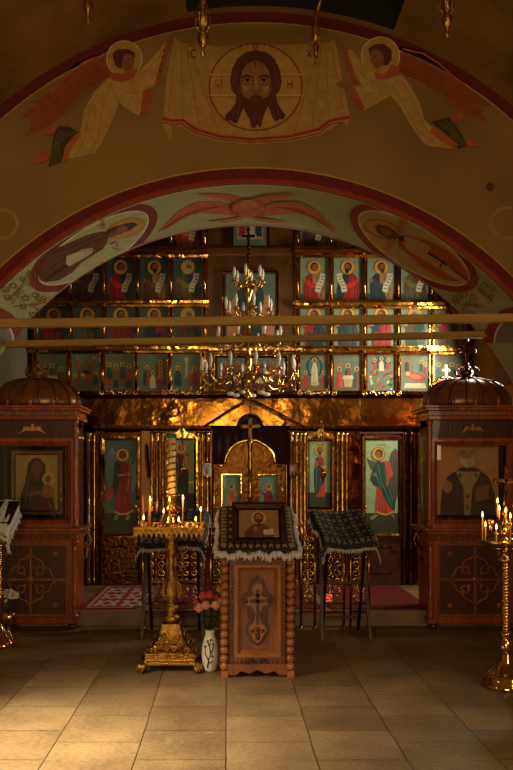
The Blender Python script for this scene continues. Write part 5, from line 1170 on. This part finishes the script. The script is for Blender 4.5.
# icon lying on the slope
ic = thing('lectern_icon', 'dark framed icon of a bearded figure with open book lying on the central lectern', 'icon', (LX + .012, LY - .035, 1.004)); ic.rotation_euler.x = math.radians(-33)
th = .34; wI = .405
m = MB(); m.frame(-wI / 2, wI / 2, 0, th, .045, -.03, .02); m.build('frame', M['dark_fruit'], ic)
m = MB(); m.frame(-wI / 2 + .046, wI / 2 - .046, .046, th - .046, .008, -.004, .008); m.build('gilt_slip', M['gold_dark'], ic)
board(wI - .096, th - .096, portrait('christ_book'), (0, .004, .048), parent=ic, name='painting', cat=None, t=.01, k=.8, rim=(150, 108, 60))

# ------------------------------------------------------------------ vase of roses
VX, VY = px(210, 5.86), 5.86
P = MB(); vprof = [(.036, 0), (.048, .02), (.062, .08), (.066, .14), (.06, .2), (.045, .26), (.034, .29), (.04, .32), (.034, .315), (.028, .28), (.001, .05)]
v = thing('vase', 'white porcelain vase with dark branch drawing on the floor by the lectern', 'vase', (VX, VY, 0))
P.lathe(vprof, n=28); P.build('body', mat('white_porcelain', (220, 206, 184), .2, 0, coat=.5), v)
m = MB()
def onv(a, z):
    for (r0, z0), (r1, z1) in zip(vprof, vprof[1:]):
        if z0 <= z <= z1: r = r0 + (r1 - r0) * (z - z0) / (z1 - z0) + .001; break
    else: r = .06
    return (r * math.cos(a), r * math.sin(a), z)
for q in ([(-1.9, .04), (-1.7, .1), (-1.5, .15), (-1.6, .2), (-1.4, .26)], [(-1.5, .15), (-1.2, .18), (-1.1, .22)], [(-1.7, .1), (-2.1, .14), (-2.2, .2)], [(-1.6, .2), (-1.9, .24)], [(-1.75, .08), (-1.4, .08), (-1.2, .1)]): m.tube([onv(a, z) for a, z in q], [.006, .005, .004, .004, .003][:len(q)], 5)
for a, z in ((-1.4, .25), (-1.15, .22), (-2.2, .2), (-1.9, .24), (-1.3, .13)): m.ball(onv(a, z), .011, 8, sz=.8)
m.build('branch_drawing', M['black'], v)
def rose(dx, dy, z, mt, label, r=.04):
    t = thing('rose', label, 'rose', (VX, VY, .28), group='roses in the white vase'); g = random.Random(int(z * 1e4))
    h = z - .28; m = MB(); m.tube([(dx * .1, dy * .1, 0), (dx * .5, dy * .5, h * .5), (dx, dy, h)], .004, 5); m.build('stem', M['leaf'], t)
    m = MB()
    for ring, (n, rr, hh) in enumerate(((5, 1.0, .8), (4, .72, 1.15), (3, .42, 1.35))):
        for i in range(n):
            a0 = 2 * PI * i / n + ring * .5 + g.random() * .3; vs = []
            for j in range(4):
                zz = j / 3; rad = r * rr * (.35 + .75 * math.sin(zz * 1.9)) 
                for k in range(5): a = a0 + (k / 4 - .5) * 2 * PI / n * 1.35; vs.append((dx + rad * math.cos(a), dy + rad * math.sin(a), h + r * hh * zz * 1.15 - r * .3 - abs(k - 2) * .06 * r * zz))
            m.add(vs, [(j * 5 + k, j * 5 + k + 1, j * 5 + k + 6, j * 5 + k + 5) for j in range(3) for k in range(4)], True)
    m.ball((dx, dy, h), r * .5, 8); m.build('bloom', mt, t)
    m = MB()
    for i in range(4):
        a = g.random() * 6.28; zz = h * g.uniform(.25, .8); b = Vector((dx * zz / h, dy * zz / h, zz)); d = Vector((math.cos(a), math.sin(a), g.uniform(-.2, .5))) * .06; q = Vector((-math.sin(a), math.cos(a), 0)) * .018
        m.add([b, b + d * .4 + q, b + d, b + d * .4 - q, b + d * .5 + Vector((0, 0, .006))], [(0, 1, 4), (1, 2, 4), (2, 3, 4), (3, 0, 4)])
    m.build('leaves', M['leaf'], t)
rose(-.03, -.05, .50, M['petal_pink'], 'pink rose at the front of the bunch in the white vase')
rose(-.085, -.03, .475, M['petal_pink'], 'pale pink rose low at the left side of the bunch')
rose(-.05, .0, .56, M['petal_red'], 'red rose at the top left of the bunch')
rose(.0, -.01, .57, M['petal_red'], 'red rose at the very top of the bunch')
rose(.045, -.05, .50, M['petal_pink'], 'pink rose at the front right of the bunch')
rose(.09, -.02, .52, M['petal_pink'], 'pink rose at the right edge of the bunch')
rose(-.11, .01, .52, M['petal_red'], 'small red rose at the left edge of the bunch', .028)
rose(.05, .0, .555, M['petal_red'], 'small red rose high on the right of the bunch', .028)
rose(.075, -.0, .62, M['petal_yellow'], 'tall yellow flower rising beside the lectern column', .026)
rose(.085, .02, .68, M['petal_yellow'], 'topmost yellow flower beside the lectern column', .024)

# ------------------------------------------------------------------ candles
def candle(x, y, z, h, label, group, lean=(0, 0), r=.0055, lit=True):
    t = thing('candle', label, 'candle', (x, y, z), group=group); e = Vector((lean[0], lean[1], h))
    m = MB(); m.tube([(0, 0, 0), e * .5, e], r, 8); m.build('wax', M['wax'], t)
    m = MB(); m.tube([e, e + Vector((0, 0, .008))], .001, 4); m.build('wick', M['wick'], t)
    if lit:
        m = MB(); b = e + Vector((0, 0, .004)); m.lathe([(.0008, 0), (.0055, .006), (.0068, .012), (.005, .022), (.002, .032), (.0004, .04)], tuple(b), 10); m.build('flame', M['flame'], t)
def glow(x, y, z, e, r=.03):
    d = bpy.data.lights.new('candle_light', 'POINT'); d.energy = e; d.color = (1.0, .50, .16); d.shadow_soft_size = r; o = bpy.data.objects.new('candle_light', d); C.objects.link(o); o.location = (x, y, z)

# ------------------------------------------------------------------ square candle stand
SX, SY = px(171.5, 6.02), 6.02
t = thing('square_candle_stand', 'gilded candle stand with square scalloped tray and clawed pyramid foot', 'candle stand', (SX, SY, 0))
m = MB(); hb = .21
def sq(prof, c=(0, 0, 0)): m.lathe(prof, c, square=True)
sq([(.205, .05), (.205, .075), (.19, .085), (.185, .125), (.195, .13), (.18, .145), (.15, .16), (.115, .2), (.09, .25), (.076, .31), (.07, .345), (.001, .345)]); m.build('pyramid_base', M['gold_cast'], t, bevel=.006)
for sx in (-1, 1):
    for sy in (-1, 1):
        m = MB(); m.ball((sx * .205, sy * .205, .03), .03, 8); [m.tube([(sx * .19, sy * .19, .06), (sx * (.215 + a), sy * (.215 - a), .055), (sx * (.235 + a), sy * (.235 - a), .004)], [.018, .016, .008], 6) for a in (-.02, 0, .02)]; m.build('claw_foot', M['gold_cast'], t)
m = MB()
for face in range(4):
    R4 = Matrix.Rotation(face * PI / 2, 3, 'Z')
    for sx in (-1, 1):
        for (cx, cz, r) in ((.13, .155, .03), (.085, .2, .03), (.055, .255, .024), (.03, .17, .024), (.035, .225, .02)):
            yy = -(.19 - (cz - .12) * .66) if cz > .13 else -.2
            m.tube([R4 @ Vector((sx * (cx + r * (1 - .8 * i / 12) * math.cos(i * .65)), yy - .004, cz + r * (1 - .8 * i / 12) * math.sin(i * .65))) for i in range(13)], .008, 5)
    for i in range(15): p = R4 @ Vector((-.175 + i * .025, -.19, .105)); m.ball(p, .009, 6)
m.build('leaf_relief', M['gold_cast'], t)
m = MB(); m.lathe([(.05, .345), (.075, .355), (.08, .38), (.06, .4), (.045, .41), (.06, .425), (.072, .45), (.06, .475), (.045, .485), (.055, .5), (.078, .54), (.084, .59), (.075, .64), (.055, .69), (.045, .72), (.04, .76), (.037, .82), (.036, .87), (.044, .885), (.05, .9), (.044, .915), (.058, .93), (.064, .95), (.05, .97), (.055, .99), (.07, 1.0), (.085, 1.03), (.075, 1.06), (.055, 1.07)], n=24); m.v = [(x * .86, y * .86, z) for x, y, z in m.v]; m.build('turned_stem', M['gold_cast'], t)
m = MB()
for i in range(10):
    a = 2 * PI * i / 10
    m.tube([((rr + .003) * math.cos(a), (rr + .003) * math.sin(a), z) for rr, z in ((.06, .5), (.08, .55), (.084, .6), (.07, .65), (.05, .7))], [.004, .009, .01, .008, .003], 5)
    m.tube([((rr + .002) * math.cos(a), (rr + .002) * math.sin(a), z) for rr, z in ((.043, .75), (.038, .82), (.037, .87))], [.003, .006, .003], 5)
m.v = [(x * .86, y * .86, z) for x, y, z in m.v]; m.build('fluted_leaves', M['gold_cast'], t)
m = MB(); h = .265; m.box(-h, h, -h, h, 1.085, 1.10); m.box(-.1, .1, -.1, .1, 1.06, 1.085); m.box(-h, h, -h, -h + .012, 1.10, 1.12); m.box(-h, h, h - .012, h, 1.10, 1.12); m.box(-h, -h + .012, -h, h, 1.10, 1.12); m.box(h - .012, h, -h, h, 1.10, 1.12); m.build('tray', M['gold'], t)
m = MB()
for face in range(4):
    R4 = Matrix.Rotation(face * PI / 2, 3, 'Z'); n = 14
    for i in range(n):
        xa = -h + (i + .5) * 2 * h / n; w = h / n
        pts = [(xa - w, 1.118), (xa + w, 1.118), (xa + w, 1.075), (xa + w * .55, 1.06), (xa, 1.035), (xa - w * .55, 1.06), (xa - w, 1.075)]
        b = len(m.v); vs = [R4 @ Vector((x, -h - .004, z)) for x, z in pts] + [R4 @ Vector((x, -h + .002, z)) for x, z in pts]; k = len(pts)
        m.add(vs, [tuple(range(k)), tuple(reversed(range(k, 2 * k)))] + [(j, j + k, (j + 1) % k + k, (j + 1) % k) for j in range(k)])
        m.ball(R4 @ Vector((xa, -h - .006, 1.09)), .008, 6); m.ball(R4 @ Vector((xa, -h - .004, 1.033)), .006, 6)
m.build('scalloped_apron', M['gold_cast'], t)
m = MB()
g = random.Random(2); spots = [(i, j) for i in range(7) for j in range(4)]
for i, j in spots:
    if abs(i - 3) < 1 and j in (1, 2): continue
    m.lathe([(.011, 0), (.012, .018), (.009, .02), (.008, .006), (.001, .006)], (-.21 + i * .07, -.2 + j * .133, 1.10), 8)
m.build('candle_cups', M['gold_smooth'], t)
# central pedestal with the thick spiral candle
m = MB(); m.lathe([(.1, 1.1), (.105, 1.12), (.075, 1.15), (.055, 1.19), (.05, 1.21), (.075, 1.225), (.078, 1.245), (.05, 1.27), (.06, 1.29), (.062, 1.33), (.072, 1.345), (.072, 1.355), (.03, 1.36)], n=24); m.build('candle_pedestal', M['gold'], t)
c2 = thing('spiral_candle', 'thick tall spiral-ribbed candle with green cup standing in the square stand', 'candle', (SX + .0, SY, 1.362))
m = MB(); m.lathe([(.031, 0), (.031, .44)], n=20); m.build('shaft', mat('gilded_wax', (240, 204, 130), .35, 0, .2, 20), c2)
m = MB(); m.tube([(.032 * math.cos(i * .5), .032 * math.sin(i * .5), .005 + i * .43 / 110) for i in range(111)], .008, 6); m.build('spiral_rib', M['gold'], c2)
m = MB(); m.lathe([(.034, .44), (.042, .45), (.044, .475), (.036, .475), (.03, .455), (.001, .45)], n=18); m.build('green_cup', M['green_glass'], c2)
G1 = 'thin candles on the square stand'
for dx, dy, hh, ln, lb in ((-.155, -.14, .20, (0, 0), 'tall lit candle left of the pedestal on the square stand'), (.0, -.2, .20, (.0, 0), 'tall lit candle in front of the pedestal on the square stand'), (.095, -.14, .21, (.004, 0), 'tall lit candle right of the pedestal on the square stand'),
                           (.235, -.1, .12, (0, 0), 'short lit candle at the right edge of the square tray'), (-.08, -.2, .11, (.035, 0), 'leaning lit candle on the square tray'), (-.2, -.19, .06, (0, 0), 'candle stub burning at the left of the square tray'),
                           (-.225, .05, .24, (-.01, 0), 'unlit dark yellow candle at the left back of the square tray'), (-.19, .05, .2, (.01, 0), 'second unlit candle at the left back of the square tray'), (.07, -.2, .045, (0, 0), 'candle stub burning right of the front middle on the square tray'), (-.23, -.1, .05, (0, 0), 'lowest stub at the left corner of the square tray'), (.2, -.2, .05, (0, 0), 'candle stub near the front right corner of the square tray')):
    candle(SX + dx, SY + dy, 1.105, hh, lb, G1, ln, lit='unlit' not in lb and 'lowest' not in lb)
glow(SX - .15, SY - .16, 1.34, 1.0); glow(SX + .1, SY - .16, 1.36, 1.2)

# ------------------------------------------------------------------ round candle stand at the right
RX, RY = 2.0, 5.45
t = thing('round_candle_stand', 'brass candle stand with round tray and stepped round foot at the right edge', 'candle stand', (RX, RY, 0))
m = MB(); m.lathe([(.17, 0), (.175, .02), (.165, .03), (.16, .05), (.15, .06), (.15, .085), (.12, .1), (.1, .12), (.07, .15), (.045, .19), (.035, .23), (.03, .24)], n=32); m.build('foot', M['gold_smooth'], t)
m = MB(); m.lathe([(.03, .24), (.05, .27), (.055, .3), (.035, .33), (.026, .35), (.045, .37), (.045, .385), (.024, .4)], n=20); [m.lathe([(.026, .4 + i * .022), (.03, .408 + i * .022), (.03, .414 + i * .022), (.026, .422 + i * .022)], n=16) for i in range(22)]; m.lathe([(.026, .885), (.05, .9), (.05, .915), (.03, .93), (.04, .96), (.1, .985), (.14, 1.0)], n=24); m.build('ribbed_stem', M['gold_smooth'], t)
m = MB(); m.lathe([(.06, .985), (.12, .995), (.175, 1.025), (.19, 1.045), (.185, 1.05), (.17, 1.035), (.12, 1.015), (.001, 1.01)], n=40); m.build('tray', M['gold_smooth'], t)
m = MB(); m.lathe([(.1, 1.005), (.06, 1.03), (.03, 1.06), (.045, 1.09), (.05, 1.13), (.03, 1.17), (.02, 1.22), (.03, 1.24), (.015, 1.27), (.012, 1.4)], n=20)
for i in range(6):
    a = 2 * PI * i / 6 + .3; c, s = math.cos(a), math.sin(a); m.tube([(.03 * c, .03 * s, 1.1), (.08 * c, .08 * s, 1.08), (.12 * c, .12 * s, 1.12), (.12 * c, .12 * s, 1.16)], .007, 6); m.lathe([(.012, 0), (.026, .01), (.02, .03), (.001, .02)], (.12 * c, .12 * s, 1.16), 10)
m.build('branches', M['gold_smooth'], t)
m = MB(); z = 1.4; m.box(-.01, .01, -.008, .008, z - .05, z + .16); m.box(-.07, .07, -.008, .008, z + .06, z + .085)
for x, zz in ((-.075, z + .072), (.075, z + .072), (0, z + .17)): m.ball((x, 0, zz), .018, 8, sy=.6)
m.build('cross', M['gold_dark'], t)
G2 = 'thin candles on the round stand'
for dx, dy, z0, hh, lb in ((-.205, -.05, 1.03, .105, 'short lit candle at the far left rim of the round stand'), (-.195, .06, 1.03, .17, 'taller lit candle at the left rim of the round stand'), (-.13, -.12, 1.02, .10, 'lit candle set forward on the left side of the round tray'), (-.075, -.04, 1.19, .06, 'lit candle on a branch left of the round stand stem'),
                       (-.055, .06, 1.2, .10, 'tallest lit candle on the branches of the round stand'), (-.035, -.09, 1.19, .045, 'lit stub on the front branch of the round stand'), (.04, -.1, 1.19, .08, 'lit candle right of the stem of the round stand'), (-.015, -.15, 1.03, .17, 'lit candle in front of the stem of the round stand'), (.02, -.17, 1.03, .12, 'lit candle at the frame edge on the round stand')):
    candle(RX + dx * .78, RY + dy * .78, z0 + .008, hh, lb, G2)
glow(RX - .1, RY - .1, 1.3, 1.8)

# ------------------------------------------------------------------ folding stands with dark cloths
def folding_stand(xc, yf, label, clabel, seed, hw, sk_):
    t = thing('folding_lectern', label, 'lectern', (xc, yf, 0)); w = hw - .05
    for s in (-1, 1):
        m = MB(); m.bar((s * w, -.02, .0), (s * (w - .03), .34, 1.13), .026, .026); m.build('leg', M['mahogany_dark'], t)
        m = MB(); m.bar((s * (w - .05), .36, .0), (s * (w - .05), .0, .84), .026, .026); m.build('leg', M['gold_dark'], t)
    for y, z in ((.33, 1.12), (.0, .83), (.16, .5), (.31, .15)): m = MB(); m.bar((-w + .03, y, z), (w - .03, y, z), .022, .022); m.build('crossbar', M['mahogany_dark'], t)
    c = thing('stand_cloth', clabel, 'cloth', (xc, yf, 0)); g = random.Random(seed)
    def fn(u, v):
        x = (-hw + 2 * hw * u); e = abs(u - .5) * 2; y = -.03 + .40 * v; z = .90 + .29 * v + .012 * math.sin(u * 7 + seed) - .03 * math.sin(PI * u) * math.sin(PI * v)
        if v < .1: z -= (.1 - v) * .75; y = -.03
        if v > .95: z -= (v - .95) * 2.2
        if e > .85: z -= (e - .85) * (.55 + .25 * math.sin(v * 9 + seed)); x *= 1 - (e - .85) * .25
        return (x + sk_ * (v - .5), y, z)
    sheet('cloth', fn, 40, 26, M['damask'], c)
    fluffy('white_edging', [Vector(fn(i / 20, 0)) + Vector((0, -.004, .012)) for i in range(21)], .035, c, M['fringe'], 40, seed)
    for u in (0, 1): fluffy('white_edging', [Vector(fn(u, i / 8)) + Vector((0, -.002, .005)) for i in range(9)], .035, c, M['fringe'], 16, seed + u + 3)
folding_stand(-.50, 7.0, 'dark folding lectern behind the square candle stand', 'dark damask cloth with white edging on the left folding lectern', 3, .33, .04)
folding_stand(1.085, 6.93, 'dark folding lectern right of the carved lectern', 'dark damask cloth with pale edging on the right folding lectern', 8, .27, -.1)
# white papers and small red lamp seen through the railing
t = thing('red_votive_lamp', 'small glowing red votive lamp seen low through the right railing', 'lamp', (px(329, 7.75), 7.75, .168)); m = MB(); m.lathe([(.03, 0), (.034, .02), (.02, .03)], n=14); m.build('foot', M['gold_smooth'], t); m = MB(); m.lathe([(.02, .03), (.04, .06), (.045, .11), (.04, .11), (.03, .05)], n=16); m.build('cup', M['red_glow'], t)

# ------------------------------------------------------------------ brass pole lectern with white cloth, and white bunch, at the left edge
PX_, PY_ = px(-1, 6.7), 6.7
t = thing('pole_lectern', 'brass lectern on a ribbed pole and round foot cut by the left edge', 'lectern', (PX_, PY_, 0))
m = MB(); m.lathe([(.14, 0), (.145, .02), (.13, .04), (.11, .07), (.08, .11), (.05, .15), (.03, .19), (.025, .2)], n=28); m.build('foot', M['gold_smooth'], t)
m = MB(); m.lathe([(.025, .2), (.025, .4), (.04, .42), (.04, .44), (.025, .46), (.022, .9), (.04, .92), (.03, .95), (.025, 1.1)], n=14); [m.lathe([(.022, .47 + i * .02), (.027, .48 + i * .02), (.022, .49 + i * .02)], n=12) for i in range(21)]; m.build('pole', M['gold_smooth'], t)
m = MB(); m.add([(-.2, -.15, 1.08), (.14, -.15, 1.08), (.14, .15, 1.25), (-.2, .15, 1.25), (-.2, -.15, 1.1), (.14, -.15, 1.1), (.14, .15, 1.27), (-.2, .15, 1.27)], [(0, 1, 2, 3), (4, 5, 6, 7), (0, 4, 5, 1), (1, 5, 6, 2), (2, 6, 7, 3), (3, 7, 4, 0)]); m.build('sloping_desk', M['gold_dark'], t)
c = thing('patterned_cloth', 'white cloth with dark pattern draped over the lectern at the left edge', 'cloth', (PX_, PY_, 0))
def fn(u, v):
    x = -.24 + .41 * u; y = -.18 + .36 * v; z = 1.105 + (v - .08) * .19
    if v < .1: z -= (.1 - v) * 1.0
    if u > .86: z -= (u - .86) * .9; x -= (u - .86) * .25
    return (x, y, z + .006 * math.sin(u * 22))
sheet('cloth', fn, 30, 20, lattice_mat('white_black_print', (190, 190, 186), (44, 46, 52), 4.5, .6), c)
fluffy('lace_edge', [Vector(fn(1, i / 8)) + Vector((0, 0, .005)) for i in range(9)], .045, c, M['fringe'], 20, 5, (.3, 0, -.8)); fluffy('lace_edge', [Vector(fn(i / 10, 0)) for i in range(11)], .045, c, M['fringe'], 26, 6, (.1, 0, -.9))
t = thing('white_bouquet', 'bunch of white flowers in a small brass holder beside the left pole lectern', 'bouquet', (px(8, 6.95), 6.98, 0)); g = random.Random(4)
m = MB(); m.lathe([(.05, 0), (.055, .02), (.02, .04), (.016, .14), (.05, .17), (.06, .24), (.055, .24), (.04, .19), (.001, .18)], n=18); m.build('holder', M['gold_smooth'], t)
m = MB()
for i in range(9): a, b = g.random() * 6.28, g.uniform(.1, .8); m.tube([(0, 0, .19), (.04 * math.cos(a) * b, .04 * math.sin(a) * b, .3), (.07 * math.cos(a) * b, .07 * math.sin(a) * b, .36)], .004, 4)
m.build('stems', M['leaf'], t)
m = MB()
for i in range(46):
    a, b = g.random() * 6.28, g.random(); r = .085 * math.sqrt(b); m.ball((r * math.cos(a), r * math.sin(a), .375 + .055 * (1 - b) + g.uniform(-.02, .02)), g.uniform(.014, .024), 7, sz=.7)
m.build('white_petals', M['fringe'], t)

# ================================================================== CHANDELIERS
CHX, CHY = px(248.5, 8.2), 8.2
ch = thing('chandelier', 'four-tiered brass chandelier with white flame bulbs hanging before the screen', 'chandelier', (CHX, CHY, 0))
cz = lambda y: pz(y, CHY)
m = MB(); m.lathe([(.01, cz(402)), (.03, cz(400)), (.05, cz(396)), (.02, cz(393)), (.035, cz(389)), (.075, cz(384)), (.08, cz(379)), (.04, cz(374)), (.025, cz(368)), (.045, cz(362)), (.03, cz(357)), (.02, cz(350)), (.055, cz(344)), (.06, cz(340)), (.03, cz(335)), (.018, cz(326)), (.04, cz(320)), (.05, cz(316)), (.025, cz(311)), (.02, cz(300)), (.035, cz(296)), (.06, cz(291)), (.055, cz(287)), (.03, cz(283)), (.02, cz(276)), (.05, cz(272)), (.04, cz(266)), (.012, cz(262))], n=18); m.build('stem', M['gold_smooth'], ch)
m = MB(); z = cz(262); top_z = 5.38
i = 0
while z < top_z:
    if z < 4.15: m.ball((0, 0, z + .03), .022 if i % 2 else .014, 8, sz=1.2); z += .045
    else: m.tube([(.016 * math.cos(a), .016 * math.sin(a) * (1 if i % 2 else .2), z + .03 + .022 * math.sin(a)) for a in [2 * PI * j / 8 for j in range(8)]], .004, 4, closed=True); z += .04
    i += 1
m.build('chain', M['gold_dark'], ch)
m = MB(); z = cz(240); m.box(-.012, .012, -.012, .012, z - .08, z + .1); m.box(-.07, .07, -.01, .01, z + .03, z + .055); m.build('small_cross', M['black_iron'], ch)
def tier(ybulb, ydish, rpx, n, off, zc_off=0):
    rr = rpx * CHY / F; zd = cz(ydish)
    for i in range(n):
        a = 2 * PI * i / n + off; c, s = math.cos(a), math.sin(a); k = rr / .45
        p = lambda q, z_: (rr * q * c, rr * q * s, zd + z_ * k)
        m = MB(); m.tube([p(.12, -.06), p(.3, .0), p(.42, -.02), p(.5, -.08), p(.66, -.13), p(.84, -.12), p(.97, -.06), p(1, -.0)], max(.0065, .011 * k), 6)
        m.tube([p(.66, -.13), p(.7, -.06), p(.62, -.03), p(.56, -.05), p(.58, -.08)], .0065, 5); m.tube([p(.42, -.02), p(.5, .04), p(.58, .03), p(.56, -.0)], .006, 5)
        m.tube([p(.84, -.12), p(.92, -.17), p(.99, -.14), p(.96, -.1)], .006, 5)
        arm = m.build('arm', M['gold_smooth'], ch); cup = MB(); x, y = rr * c, rr * s
        cup.lathe([(.008, zd - .01), (.03, zd), (.036, zd + .012), (.014, zd + .014), (.013, zd + .03)], (x, y, 0), 10); cup.build('drip_pan', M['gold_smooth'], arm)
        b = MB(); hb_ = (cz(ybulb) - zd - .03); b.lathe([(.012, 0), (.013, hb_ * .35), (.018, hb_ * .42), (.019, hb_ * .6), (.012, hb_ * .85), (.001, hb_)], (x, y, zd + .03), 10); b.build('bulb', M['white_bulb'], arm)
    m = MB(); m.tube([(rr * .3 * math.cos(a), rr * .3 * math.sin(a), zd + .0) for a in [2 * PI * j / 24 for j in range(24)]], .008, 5, closed=True); m.build('tier_ring', M['gold_smooth'], ch)
tier(267, 282, 15, 6, .3); tier(297, 313, 23, 8, .2); tier(327, 342, 33, 8, .45); tier(357, 374, 46.5, 12, .12)
m = MB()
for i in range(6):
    a = 2 * PI * i / 6 + .2; c, s = math.cos(a), math.sin(a); m.tube([(.03 * c, .03 * s, cz(392)), (.1 * c, .1 * s, cz(388)), (.16 * c, .16 * s, cz(392))], .008, 5)
ua = m.build('underside_arm', M['gold_smooth'], ch)
for i in range(6):
    m = MB(); a = 2 * PI * i / 6 + .2; c, s = math.cos(a), math.sin(a); m.ball((.2 * c, .2 * s, cz(394)), .028, 8, sx=1.6 if abs(c) > .5 else 1, sz=.8); m.build('bulb', M['white_bulb'], ua)
# dark stays running from under the chandelier to the screen cornice
for xa, xb_, lb in ((246, 203, 'left'), (252, 306, 'right')):
    m = MB(); m.tube([(px(xa, 9.0), 9.0, pz(400, 9.0)), (px((xa + xb_) / 2, 9.02), 9.02, pz(413, 9.02)), (px(xb_, 9.05), 9.05, pz(427, 9.05))], .012, 6); lo(m).build('sloping_stay', M['black_iron'], scr)
# the nearer chandelier: only the tips of its hanging ornaments reach into the picture
nz = thing('hanging_ring_chandelier', 'brass ring chandelier overhead, ornate drops reaching into the top of the picture', 'chandelier', (.16, 3.9, 4.62))
m = MB(); m.tube([(.80 * math.cos(a), .80 * math.sin(a), 0) for a in [2 * PI * j / 48 for j in range(48)]], .022, 8, closed=True); m.tube([(.80 * math.cos(a), .80 * math.sin(a), .1) for a in [2 * PI * j / 48 for j in range(48)]], .014, 8, closed=True); m.build('ring', M['gold_cast'], nz)
for k in range(4): m = MB(); a = PI / 2 * k + .78; m.tube([(.8 * math.cos(a), .8 * math.sin(a), .1), (0, 0, .4)], .006, 5); m.build('chain', M['gold_dark'], nz)
for xp, yp, Yd_, big in ((88, 26, 3.7, 1), (203, 58, 3.6, 1), (316, 66, 4.2, 0), (447, 40, 3.7, 1)):
    x, zb_ = px(xp, Yd_) - .16, pz(yp, Yd_) - 4.62; y = Yd_ - 3.9; ang = math.atan2(y, x); rx_, ry_ = .8 * math.cos(ang), .8 * math.sin(ang)
    m = MB(); s = 1.0 if big else .6
    z = zb_; m.lathe([(.001, z), (.014 * s, z + .02), (.006 * s, z + .04), (.022 * s, z + .07), (.028 * s, z + .1), (.012 * s, z + .13), (.02 * s, z + .15), (.03 * s, z + .19), (.012 * s, z + .23), (.018 * s, z + .26), (.008, z + .3)], (x, y, 0), 12)
    for i in range(6): a = i * PI / 3; m.tube([(x + .012 * math.cos(a), y + .012 * math.sin(a), z + .12), (x + .035 * s * math.cos(a), y + .035 * s * math.sin(a), z + .15), (x + .03 * s * math.cos(a), y + .03 * s * math.sin(a), z + .2), (x + .042 * s * math.cos(a), y + .042 * s * math.sin(a), z + .23)], .004, 5)
    m.tube([(x, y, z + .28), (x + (rx_ - x) * .5, y + (ry_ - y) * .5, max(z + .4, -.1)), (rx_, ry_, 0)], .008, 6); m.build('hanging_drop', M['gold_cast'], nz)
m = MB(); m.tube([(0, 0, .4), (0, 0, RV + ZV - 4.62)], .01, 6); m.build('ceiling_rod', M['black_iron'], nz)

cat_done = True
